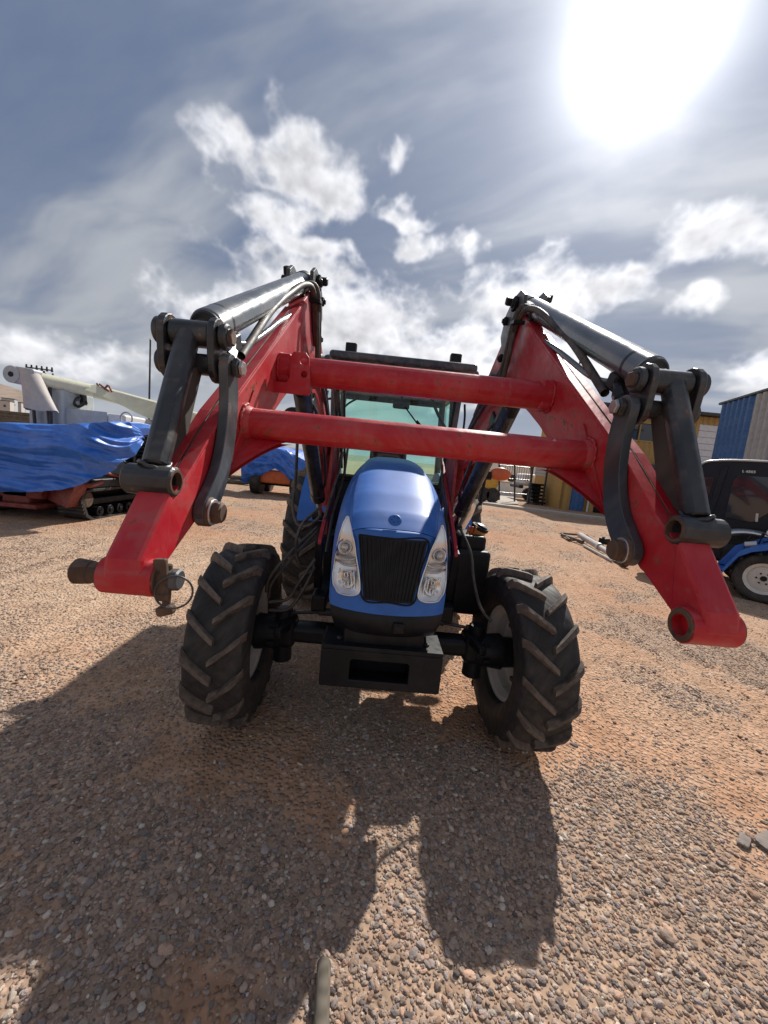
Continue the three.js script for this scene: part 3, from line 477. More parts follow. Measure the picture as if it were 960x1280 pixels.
  // headlights
  for (const s of [-1, 1]) {
    const lamp = group('headlight', tractor);
    const yy = v => lerp(1.350, 0.985, v);
    const xo = lampOut, xi = lampIn;
    const P = (u, v, d) => { const x = lerp(xi(v), xo(v), u), y = yy(v), yn = Math.min(y, 1.30); return [s * x, y, noseZ(x, y) + d + 0.014 * smooth(1.20, 1.27, y) - 0.16 * Math.max(0, y - 1.285)]; };
    mesh('housing', patch(12, 24, (u, v) => P(u, v, 0.005 - 0.034 * Math.sqrt(Math.sin(u * Math.PI) * Math.sin(Math.min(1, v * 1.0) * Math.PI)) * smooth(0.42, 0.62, v) + 0.004 * (1 - smooth(0.3, 0.5, v)))), M.lampGrey, lamp);
    mesh('lens', patch(12, 24, (u, v) => P(u, v, 0.010 + 0.024 * Math.sin(u * Math.PI) * Math.sin(v * Math.PI))), M.glass, lamp);
    const rim = []; for (let k = 0; k <= 24; k++) rim.push(P(0, k / 24, 0.010)); for (let k = 24; k >= 0; k--) rim.push(P(1, k / 24, 0.010)); rim.push(rim[0]);
    mesh('bezel', tube(rim, 0.0038, 160, 6), M.lampGrey, lamp);
    const dish = (x, y, r, n) => { const g = new THREE.LatheGeometry([[0.003, -0.020], [r * 0.35, -0.018], [r * 0.7, -0.010], [r, 0.0], [r * 1.1, 0.002], [r * 1.12, -0.004]].map(p => new THREE.Vector2(...p)), n); g.rotateX(Math.PI / 2 - 0.15); g.rotateY(s * 0.25); g.translate(s * x, y, noseZ(x, y) + (y > 1.15 ? 0.026 : 0.002)); return g; };
    mesh('upper_reflector', dish(0.232, 1.205, 0.030, 32), M.reflector, lamp);
    mesh('lower_reflector', dish(0.212, 1.052, 0.042, 12), M.reflector, lamp);
    const bulb = (x, y, r) => { const g = new THREE.SphereGeometry(r, 16, 12); g.translate(s * x, y, noseZ(x, y) + (y > 1.15 ? 0.020 : -0.004)); return g; };
    mesh('bulb', bulb(0.232, 1.205, 0.017), M.silver, lamp); mesh('bulb', bulb(0.212, 1.052, 0.015), M.silver, lamp);
    mesh('divider', [tube([0.05, 0.3, 0.6, 0.95].map(u => P(u, 0.52 + 0.05 * Math.sin(u * 3.1), 0.0)), 0.006, 16, 8), tube([0.05, 0.3, 0.6, 0.95].map(u => P(u, 0.60 + 0.04 * Math.sin(u * 3.1), -0.003)), 0.005, 16, 8)], M.silver, lamp);
    for (let k = 0; k < 6; k++) mesh('facet', tube([P(0.2 + k * 0.12, 0.70, -0.006), P(0.18 + k * 0.125, 0.92, -0.006)], 0.003, 6, 5), M.reflector, lamp);
  }
  // engine, frame and what hangs on it
  mesh('engine_block', [rbox(0.46, 0.42, 1.5, 0, 0.93, -0.55, 0.03), rbox(0.36, 0.30, 1.9, 0, 0.66, -0.75, 0.04), rbox(0.60, 0.25, 0.5, 0, 1.1, -1.0, 0.03)], M.black, tractor);
  mesh('radiator_shroud', rbox(0.50, 0.42, 0.06, 0, 1.05, 0.30, 0.01), M.black, tractor); mesh('engine_cover', rbox(0.56, 0.5, 0.9, 0, 1.25, -0.85, 0.05), M.black, tractor);
  // weight carrier in front: box beam with an open window
  const carr = group('weight_carrier', tractor);
  mesh('front_plate', plateZ([[-0.300, 0.528], [-0.292, 0.520], [0.288, 0.520], [0.296, 0.528], [0.296, 0.712], [-0.300, 0.712]], 0.530, 0.552, 0.004, [[[-0.155, 0.562], [-0.155, 0.655], [-0.145, 0.667], [0.125, 0.667], [0.135, 0.655], [0.135, 0.562]]]), M.black, carr);
  mesh('top_plate', rbox(0.596, 0.022, 0.215, -0.002, 0.7235, 0.445, 0.004), M.black, carr);
  mesh('bottom_plate', rbox(0.55, 0.012, 0.17, 0, 0.530, 0.440, 0.003), M.black, carr);
  for (const s of [-1, 1]) mesh('side_plate', rbox(0.02, 0.19, 0.19, s * 0.287, 0.616, 0.434, 0.004), M.black, carr);
  mesh('back_beam', [rbox(0.54, 0.185, 0.05, 0, 0.615, 0.38, 0.01), rbox(0.40, 0.13, 0.3, 0, 0.775, 0.36, 0.01)], M.black, carr);
  for (const x of [-0.22, 0.22, 0.0]) mesh('bolt_head', hex([x, 0.734, 0.48], [x, 0.746, 0.48], 0.014), M.dark, carr);
  // front axle
  const axle = group('front_axle', tractor), ay = 0.545, az = 0.03;
  mesh('beam', [rbox(1.14, 0.105, 0.14, 0, ay, az, 0.03), rbox(0.34, 0.18, 0.24, 0, ay - 0.02, az, 0.05), cyl([0, ay, az], [0, 0.60, -0.7], 0.05)], M.black, axle);
  for (const s of [-1, 1]) {
    mesh('knuckle', [cyl([s * 0.60, ay - 0.19, az], [s * 0.60, ay + 0.14, az], 0.06, 0.05), rbox(0.11, 0.18, 0.17, s * 0.57, ay, az, 0.04), cyl([s * 0.59, 0.525, az], [s * 0.76, 0.525, az], 0.09, 0.11), rboxR(0.05, 0.05, 0.22, [s * 0.57, ay + 0.06, az + 0.1], [0, s * 0.2, 0], 0.015)], M.black, axle);
    mesh('steering_rod', [cyl([s * 0.20, 0.655, -0.05], [s * 0.40, 0.655, -0.03], 0.024), cyl([s * 0.38, 0.655, -0.03], [s * 0.57, 0.645, 0.0], 0.011), cyl([s * 0.54, 0.647, -0.005], [s * 0.60, 0.643, 0.0], 0.020)], M.dark, axle);
    for (const [dy, dz] of [[0.05, 0.03], [-0.04, 0.06], [0.07, -0.04], [-0.06, -0.03]]) mesh('hub_bolt', [cyl([s * 0.63, ay + dy, az + 0.05 + dz], [s * 0.67, ay + dy, az + 0.05 + dz], 0.011)], M.black, axle);
  }
  // side tank and air filter bowl
  mesh('side_box', [rbox(0.24, 0.46, 0.5, 0.60, 0.86, -0.50, 0.03), rbox(0.20, 0.12, 0.3, 0.60, 1.12, -0.48, 0.03), cyl([0.50, 0.60, -0.5], [0.72, 0.60, -0.5], 0.05)], M.black, tractor);
  const bowl = group('filter_bowl', tractor);
  mesh('bowl', [cyl([0.600, 1.060, -0.50], [0.668, 1.215, -0.46], 0.052, 0.060)], M.amber, bowl);
  mesh('lid', [cyl([0.668, 1.213, -0.46], [0.676, 1.235, -0.456], 0.066, 0.066), cyl([0.677, 1.233, -0.456], [0.681, 1.243, -0.454], 0.050, 0.040)], M.black, bowl);
  mesh('lid_cap', [(() => { const g = new THREE.SphereGeometry(0.046, 24, 12, 0, 6.3, 0, 1.3); g.scale(1, 0.45, 1); g.rotateZ(-0.4); g.translate(0.681, 1.232, -0.452); return g; })()], M.silver, bowl);
  for (const k of [0, 1, 2]) mesh('strap', [cyl([0.560 + k * 0.018, 1.10, -0.44 + k * 0.012], [0.585 + k * 0.022, 1.235, -0.42 + k * 0.012], 0.0065)], M.orange, bowl);
  mesh('air_pipe', [tube([[0.45, 1.25, -0.75], [0.55, 1.36, -0.72], [0.66, 1.38, -0.85], [0.70, 1.25, -1.05], [0.66, 1.05, -1.2]], 0.055, 30, 14)], M.lampGrey, tractor);
  // cab steps
  for (const s of [-1, 1]) { const st = group('cab_step', tractor); for (const y of [0.45, 0.70]) mesh('tread_bar', rbox(0.3, 0.03, 0.22, s * 0.62, y, -1.55, 0.01), M.black, st); mesh('side_bar', [rbox(0.025, 0.6, 0.06, s * 0.48, 0.68, -1.55, 0.008), rbox(0.025, 0.6, 0.06, s * 0.76, 0.68, -1.55, 0.008)], M.black, st); }
  // loose hoses beside the bonnet
  const hs = group('hydraulic_hoses', tractor);
  const hl = [
    [[-0.60, 2.0, 0.0], [-0.64, 1.70, -0.2], [-0.645, 1.45, -0.25], [-0.64, 1.27, -0.2], [-0.58, 1.17, -0.15], [-0.50, 1.19, -0.12], [-0.45, 1.25, -0.15]],
    [[-0.46, 1.30, -0.1], [-0.54, 1.20, 0.0], [-0.56, 1.07, 0.02], [-0.53, 0.95, 0.0], [-0.45, 0.93, -0.05]],
    [[-0.46, 1.18, -0.1], [-0.60, 1.02, 0.05], [-0.69, 0.88, 0.1], [-0.70, 0.80, 0.1]], [[-0.46, 1.15, -0.12], [-0.59, 0.98, 0.03], [-0.68, 0.84, 0.08], [-0.69, 0.76, 0.08]],
    [[-0.44, 1.00, 0.0], [-0.52, 0.86, 0.05], [-0.58, 0.76, 0.08], [-0.68, 0.74, 0.1]], [[-0.44, 0.95, 0.0], [-0.50, 0.80, 0.05], [-0.57, 0.70, 0.08], [-0.68, 0.69, 0.1]],
    [[-0.42, 1.75, -0.9], [-0.40, 1.55, -0.6], [-0.41, 1.35, -0.3], [-0.43, 1.15, -0.15], [-0.42, 0.9, -0.1]], [[-0.38, 1.8, -1.0], [-0.37, 1.5, -0.7], [-0.39, 1.25, -0.35], [-0.40, 1.0, -0.2]],
    [[0.46, 1.25, -0.15], [0.52, 1.12, -0.05], [0.55, 0.95, 0.0], [0.60, 0.80, 0.06], [0.66, 0.74, 0.1]], [[0.40, 1.75, -0.9], [0.39, 1.5, -0.6], [0.41, 1.2, -0.3], [0.42, 0.95, -0.1]],
    [[-0.455, 2.1, -0.35], [-0.45, 1.9, -0.6], [-0.44, 1.6, -0.8], [-0.43, 1.4, -0.7]], [[-0.43, 2.08, -0.4], [-0.42, 1.85, -0.65], [-0.41, 1.55, -0.9]], [[-0.40, 2.1, -0.5], [-0.40, 1.8, -0.8], [-0.39, 1.5, -1.0]]];
  for (const p of hl) mesh('hose', tube(p, 0.010, 40, 8), M.hose, hs);
}
// wheels
function wheel(name, x, y, z, R, w, rimR, n, lugH, s) {
  const g = group(name, tractor); g.position.set(x, y, z);
  const Rc = R - lugH, hw = w / 2, pr = [[rimR, -hw * 0.62], [rimR + 0.012, -hw * 0.80], [rimR + 0.05, -hw * 0.96], [lerp(rimR, Rc, 0.5), -hw * 1.02], [Rc * 0.90, -hw * 0.98], [Rc * 0.955, -hw * 0.93], [Rc * 0.985, -hw * 0.80], [Rc * 0.998, -hw * 0.4], [Rc, 0]];
  const full = [...pr, ...pr.slice(0, -1).reverse().map(p => [p[0], -p[1]])];
  const c = new THREE.CatmullRomCurve3(full.map(p => V(p[0], p[1], 0)), false, 'centripetal').getPoints(60).map(p => new THREE.Vector2(p.x, p.y));
  const tyre = new THREE.LatheGeometry(c, 72); tyre.rotateZ(-Math.PI / 2); mesh('tyre', tyre, M.rubber, g);
  // tread lugs: two staggered rows of slanted bars
  for (const side of [-1, 1]) {
    const top = [], steps = 9, pos = [], id = [];
    for (let i = 0; i <= steps; i++) {
      const t = i / steps, xx = side * lerp(-0.008, hw * 0.99, t), sl = 0.80 * (t * w * 0.5) + 0.02 * t * t, ang = sl / R, wd = lerp(0.030, 0.040, t) * R / 0.53 / 2 / R;
      const q = Math.abs(xx) / hw, drop = q > 0.78 ? Math.pow((q - 0.78) / 0.22, 2) * 0.05 : 0, rt = R - drop - (i === 0 ? 0.004 : 0), rb = Math.min(Rc * (q > 0.8 ? 0.94 : 0.985), rt - 0.015);
      for (const [da, rr] of [[-wd * 1.35, rb], [-wd, rt - 0.004], [-wd * 0.8, rt], [wd * 0.8, rt], [wd, rt - 0.004], [wd * 1.35, rb]]) { const a = -ang + da; pos.push(xx, rr * Math.cos(a), rr * Math.sin(a)); }
      if (i === steps) { /* closed below */ }
    }
    const k = 6; for (let i = 0; i < steps; i++) for (let j = 0; j < k - 1; j++) { const a = i * k + j, b = a + 1, c2 = a + k, d = c2 + 1; id.push(a, c2, b, b, c2, d); }
    for (const b of [0, steps * k]) id.push(b, b + 1, b + 5, b + 1, b + 4, b + 5, b + 1, b + 2, b + 4, b + 2, b + 3, b + 4);
    let lg = new THREE.BufferGeometry(); lg.setAttribute('position', new THREE.Float32BufferAttribute(pos, 3)); lg.setIndex(id); lg = lg.toNonIndexed(); lg.computeVertexNormals(); lg = metreUV(toCreasedNormals(lg, 0.5));
    for (let i = 0; i < n; i++) { const m = new THREE.Mesh(lg, M.lug); m.name = 'tread_lug'; m.castShadow = m.receiveShadow = true; m.rotation.x = (i + (side > 0 ? 0.5 : 0)) / n * 2 * Math.PI + 0.1; g.add(m); }
  }
  // rim, dished, with a ring of nuts
  const rp = [[rimR + 0.006, -hw * 0.64], [rimR + 0.008, -hw * 0.60], [rimR - 0.02, -hw * 0.52], [rimR - 0.045, -hw * 0.30], [rimR - 0.05, 0], [rimR - 0.045, hw * 0.30], [rimR - 0.02, hw * 0.52], [rimR + 0.008, hw * 0.60], [rimR + 0.006, hw * 0.64]].map(p => new THREE.Vector2(...p));
  const rim = toCreasedNormals(new THREE.LatheGeometry(rp, 64), 0.5); rim.rotateZ(-Math.PI / 2); mesh('rim', rim, M.rim, g);
  const dp = [[0.03, 0.05], [rimR * 0.42, 0.05], [rimR * 0.5, 0.03], [rimR * 0.72, -0.005], [rimR * 0.84, 0.012], [rimR - 0.046, 0.0]].map(p => new THREE.Vector2(p[0], s * p[1]));
  const disc = toCreasedNormals(new THREE.LatheGeometry(dp, 48), 0.6); disc.rotateZ(-Math.PI / 2); mesh('wheel_disc', disc, M.rim, g);
  for (let i = 0; i < 8; i++) { const a = i / 8 * 6.283, q = rimR * 0.62; mesh('wheel_nut', hex([-s * 0.01, q * Math.cos(a), q * Math.sin(a)], [s * 0.05, q * Math.cos(a), q * Math.sin(a)], 0.016), M.rust, g); }
  mesh('hub', [cyl([-s * 0.16, 0, 0], [s * 0.10, 0, 0], rimR * 0.34, rimR * 0.30)], M.black, g);
  return g;
}
for (const s of [-1, 1]) {
  wheel('front_wheel', s * 0.862, 0.525, 0.03, 0.530, 0.315, 0.285, 16, 0.036, s).rotation.y = 0.04;
  wheel('rear_wheel', s * 0.79, 0.735, -2.10, 0.745, 0.41, 0.41, 18, 0.042, s);
}
// ---------------------------------------------------------------- tractor: cab
{
  const cab = group('cab', tractor), zf = -1.62, zb = -3.05, wb = 0.545, wt = 0.615, yb = 1.42, yt = 2.44;
  const lean = y => zf + (y - yb) * 0.02;
  for (const s of [-1, 1]) {
    mesh('front_post', [cyl([s * wb, 0.95, lean(0.95)], [s * wt, yt + 0.04, lean(yt)], 0.038, 0.038, 12)], M.navy, cab);
    mesh('rear_post', [cyl([s * 0.72, 1.0, zb], [s * 0.66, yt + 0.04, zb + 0.05], 0.04, 0.04, 12)], M.navy, cab);
    mesh('door_post', [cyl([s * 0.74, 1.0, -2.35], [s * 0.675, yt + 0.04, -2.35], 0.026, 0.026, 12)], M.navy, cab);
    mesh('door_glass', patch(2, 2, (u, v) => { const y = lerp(1.05, yt, v), z = lerp(zf - 0.03, -2.33, u), x = lerp(lerp(wb, wt, (y - yb) / (yt - yb)), lerp(0.75, 0.68, (y - 1) / 1.4), u); return [s * x, y, z]; }), M.glassTeal, cab);
    mesh('side_glass', patch(2, 2, (u, v) => { const y = lerp(1.35, yt, v), z = lerp(-2.37, zb + 0.04, u); return [s * lerp(0.735, 0.675, (y - 1.2) / 1.2), y, z]; }), M.glassTeal, cab);
    mesh('roof_lamp', [rbox(0.100, 0.125, 0.07, s * 0.47 + 0.02, 2.585, -1.30, 0.012), rbox(0.088, 0.11, 0.02, s * 0.47 + 0.02, 2.585, -1.26, 0.006), cyl([s * 0.47 + 0.02, 2.50, -1.30], [s * 0.47 + 0.02, 2.54, -1.30], 0.02)], M.black, cab);
    mesh('corner_lamp', [(() => { const g = new THREE.SphereGeometry(0.07, 20, 14); g.scale(1, 0.7, 0.8); g.translate(s * 0.56 + 0.02, 2.475, -1.22); return g; })()], M.black, cab);
    mesh('grab_rail', [tube([[s * 0.60, 1.55, -1.52], [s * 0.64, 1.6, -1.48], [s * 0.67, 2.1, -1.47], [s * 0.66, 2.25, -1.5]], 0.011, 24, 8)], M.black, cab);
  }
  mesh('roof', [rbox(1.52, 0.13, 1.86, 0.02, 2.535, -2.45, 0.055, 4), rbox(1.40, 0.07, 1.70, 0.02, 2.61, -2.45, 0.03, 3)], M.navy, cab);
  mesh('sun_visor', [rbox(1.26, 0.075, 0.64, 0.02, 2.485, -1.38, 0.03, 3)], M.navy, cab);
  mesh('front_header', [rbox(1.24, 0.16, 0.05, 0.0, 2.42, zf + 0.0, 0.015)], M.navy, cab);
  mesh('firewall', [rbox(1.05, 0.55, 0.05, 0, 1.18, zf - 0.03, 0.015), rbox(1.12, 0.07, 0.06, 0, 1.44, zf, 0.02)], M.black, cab);
  mesh('floor_pan', [rbox(1.4, 0.1, 1.4, 0, 0.98, -2.35, 0.03)], M.black, cab);
  mesh('rear_wall', [rbox(1.4, 0.40, 0.05, 0, 1.2, zb, 0.02), rbox(1.3, 0.06, 0.05, 0, yt, zb + 0.05, 0.02)], M.navy, cab);
  mesh('windscreen', patch(8, 4, (u, v) => { const y = lerp(yb + 0.02, yt - 0.08, v), w = lerp(wb, wt, (y - yb) / (yt - yb)) - 0.02, x = lerp(-w, w, u); return [x, y, lean(y) + 0.02 + 0.05 * (1 - (x / w) ** 2)]; }), M.glassTeal, cab);
  mesh('rear_window', patch(2, 2, (u, v) => { const y = lerp(1.40, yt - 0.03, v); return [lerp(-0.66, 0.66, u), y, zb + 0.03]; }), M.glassTeal, cab);
  mesh('screen_seal', [tube([[-0.52, 1.45, zf + 0.03], [-0.585, 2.35, zf + 0.045]], 0.012, 8, 6), tube([[0.52, 1.45, zf + 0.03], [0.585, 2.35, zf + 0.045]], 0.012, 8, 6), tube([[-0.52, 1.45, zf + 0.03], [0, 1.45, zf + 0.075], [0.52, 1.45, zf + 0.03]], 0.012, 16, 6)], M.black, cab);
  mesh('interior_mirror', [rbox(0.17, 0.085, 0.04, 0.06, 2.22, -1.72, 0.02), cyl([0.06, 2.26, -1.72], [0.06, 2.36, -1.70], 0.012)], M.black, cab);
  mesh('wiper', [cyl([0.09, 2.18, -1.54], [0.32, 1.93, -1.535], 0.007), cyl([0.22, 2.06, -1.54], [0.42, 1.86, -1.535], 0.009)], M.black, cab);
  mesh('antenna_bar', [tube([[0.36, 2.30, -1.66], [0.42, 2.18, -1.66], [0.58, 1.95, -1.66]], 0.016, 14, 8), tube([[-0.52, 1.9, -1.6], [-0.5, 2.12, -1.6], [-0.38, 2.22, -1.6], [-0.34, 2.24, -1.6]], 0.010, 20, 8)], M.black, cab);
  mesh('dashboard', [rbox(0.5, 0.30, 0.25, 0, 1.36, -1.82, 0.05), cyl([0, 1.4, -1.9], [0, 1.55, -2.03], 0.035)], M.black, cab);
  mesh('steering_wheel', [(() => { const g = new THREE.TorusGeometry(0.19, 0.014, 10, 40); g.rotateX(-0.75); g.translate(0, 1.57, -2.05); return g; })(), rboxR(0.36, 0.02, 0.03, [0, 1.565, -2.045], [0.8, 0, 0], 0.008)], M.black, cab);
  mesh('driver_seat', [rbox(0.5, 0.14, 0.48, 0, 1.28, -2.55, 0.05), rboxR(0.48, 0.55, 0.12, [0, 1.58, -2.80], [-0.12, 0, 0], 0.05)], M.black, cab);
  // door mirror on its arm
  const mir = group('side_mirror', tractor);
  mesh('mirror_head', [(() => { const g = new THREE.SphereGeometry(0.1, 20, 14); g.scale(1.0, 0.72, 0.4); g.translate(-1.02, 2.02, -1.72); return g; })()], M.black, mir);
  mesh('mirror_arm', [tube([[-0.62, 2.2, -1.6], [-0.8, 2.16, -1.66], [-0.95, 2.06, -1.72]], 0.012, 14, 8)], M.black, mir);
  // round orange marker on a stalk
  const mk = group('marker_reflector', tractor);
  mesh('reflector_disc', [(() => { const g = new THREE.SphereGeometry(0.115, 28, 14); g.scale(1, 0.60, 0.28); g.translate(1.17, 1.62, -1.75); return g; })()], M.orange, mk);
  mesh('stalk', [cyl([0.95, 1.585, -1.78], [1.08, 1.60, -1.76], 0.045, 0.05), cyl([0.78, 1.50, -1.85], [0.97, 1.58, -1.78], 0.02), cyl([1.02, 1.585, -1.77], [1.0, 1.2, -1.75], 0.016)], M.black, mk);
  // blue mudguards over the rear wheels
  for (const s of [-1, 1]) mesh('rear_mudguard', [patch(28, 6, (u, v) => { const a = lerp(0.35, 2.7, u), r = 0.83, x = lerp(0.56, 0.84, v); return [s * x, 0.735 + r * Math.sin(a) - 0.02 * v * v, -2.10 + r * Math.cos(a)]; }), patch(28, 4, (u, v) => { const a = lerp(0.35, 2.7, u), r = lerp(0.83, 0.58, v); return [s * 0.56, 0.735 + r * Math.sin(a), -2.10 + r * Math.cos(a)]; })], M.blue, tractor);
  mesh('rear_axle', [cyl([-0.6, 0.735, -2.10], [0.6, 0.735, -2.10], 0.13), rbox(0.5, 0.5, 1.3, 0, 0.78, -2.0, 0.06)], M.black, tractor);
}
// ---------------------------------------------------------------- the yard round the tractor
Object.assign(M, {
  tarp: std('blue_tarpaulin', { map: paintMap([0.014, 0.130, 0.54], { dust: 0.10, dustCol: [0.25, 0.32, 0.42], fade: 0.0, chip: 0.9, seed: 51 }), roughness: 0.42, clearcoat: 0.35, clearcoatRoughness: 0.25, bumpMap: bmFine, bumpScale: 0.0015 }),
  cream: std('cream_paint', { map: paintMap([0.62, 0.62, 0.47], { dust: 0.18, chip: 0.62, seed: 53 }), roughness: 0.7, roughnessMap: rmA }),
  pale: std('pale_grey_panel', { map: paintMap([0.38, 0.42, 0.44], { dust: 0.2, chip: 0.8, seed: 55 }), roughness: 0.5 }),
  canvas: std('dirty_white_canvas', { map: paintMap([0.46, 0.43, 0.41], { dust: 0.35, chip: 0.9, seed: 57 }), roughness: 0.9 }),
  machineRed: std('dull_machine_red', { map: paintMap([0.17, 0.018, 0.018], { dust: 0.15, chip: 0.40, seed: 59 }), roughness: 0.8, roughnessMap: rmB }),
  yellow: std('ochre_cladding', { map: paintMap([0.44, 0.265, 0.075], { dust: 0.3, dustCol: [0.22, 0.15, 0.08], chip: 0.5, seed: 61 }), roughness: 0.8 }),
  yellowBright: std('yellow_paint', { map: paintMap([0.62, 0.33, 0.03], { dust: 0.2, chip: 0.6, seed: 63 }), roughness: 0.6 }),
  shedBlue: std('blue_sheet_metal', { map: paintMap([0.03, 0.125, 0.33], { dust: 0.2, dustCol: [0.24, 0.24, 0.24], chip: 0.55, seed: 65 }), roughness: 0.6 }),
  shedGrey: std('grey_sheet_metal', { map: paintMap([0.34, 0.36, 0.36], { dust: 0.08, chip: 0.55, seed: 67 }), roughness: 0.6 }),
  white: std('white_paint', { map: paintMap([0.66, 0.66, 0.65], { dust: 0.25, chip: 0.7, seed: 69 }), roughness: 0.6 }),
  concrete: std('concrete', { map: paintMap([0.44, 0.40, 0.35], { dust: 0.3, chip: 0.55, rust: [0.25, 0.22, 0.19], seed: 71 }), roughness: 1, bumpMap: bmCoarse, bumpScale: 0.006 }),
  wood: std('weathered_wood', { map: texture(256, 256, (u, v) => { const g = tileF(u * 1, v, 4, 3, 3), l = 0.5 + 0.5 * Math.sin((v * 14 + g * 3 + tileF(u, v, 2, 7, 2) * 4) * 6.283), k = 0.55 + 0.3 * l + g * 0.5; return toS([0.165 * k, 0.140 * k, 0.11 * k]); }, true), roughness: 1, bumpMap: bmCoarse, bumpScale: 0.003 }),
  hill: std('dry_hillside', { map: paintMap([0.19, 0.145, 0.115], { dust: 0.3, chip: 0.4, rust: [0.11, 0.085, 0.07], seed: 73 }), roughness: 1 }),
  darkGlass: std('dark_tinted_glass', { color: lin(0.018, 0.022, 0.028), roughness: 0.08, clearcoat: 0.6 }),
  gloss: std('glossy_black_paint', { map: paintMap([0.008, 0.011, 0.018], { dust: 0.05, dustCol: [0.08, 0.085, 0.10], fade: 0.0, chip: 0.9, seed: 75 }), roughness: 0.4, specularIntensity: 0.4, clearcoat: 0.15, clearcoatRoughness: 0.2 }),
});
// children are given in world coordinates and moved to their thing's base
function part(name, geos, mat, parent) {
  let root = parent; while (root.parent && root.parent !== scene) root = root.parent;
  const m = mesh(name, geos, mat, parent); root.updateMatrixWorld(true); m.geometry.applyMatrix4(root.matrixWorld.clone().invert()); return m;
}
const arr = v => [v.x, v.y, v.z];
const pd = (x, y, d) => arr(atDepth(x, y, d));
function corrugated(w, h, pitch = 0.26, depth = 0.035) {                   // upright sheet in x-y, ribs along y, from x = 0 to w
  const pts = []; let x = 0, k = 0; while (x < w - 1e-6) { const q = k % 4, nx = Math.min(w, x + pitch * (q % 2 ? 0.16 : 0.34)); if (!k) pts.push([x, 0]); pts.push(q % 2 ? [nx, q === 1 ? depth : 0] : [nx, q === 0 ? 0 : depth]); x = nx; k++; }
  const sh = new THREE.Shape([...pts.map(p => new THREE.Vector2(p[0], -p[1])), ...pts.slice().reverse().map(p => new THREE.Vector2(p[0], -p[1] + 0.006))]);
  const g = new THREE.ExtrudeGeometry(sh, { depth: h, bevelEnabled: false }); g.rotateX(-Math.PI / 2); return g;
}
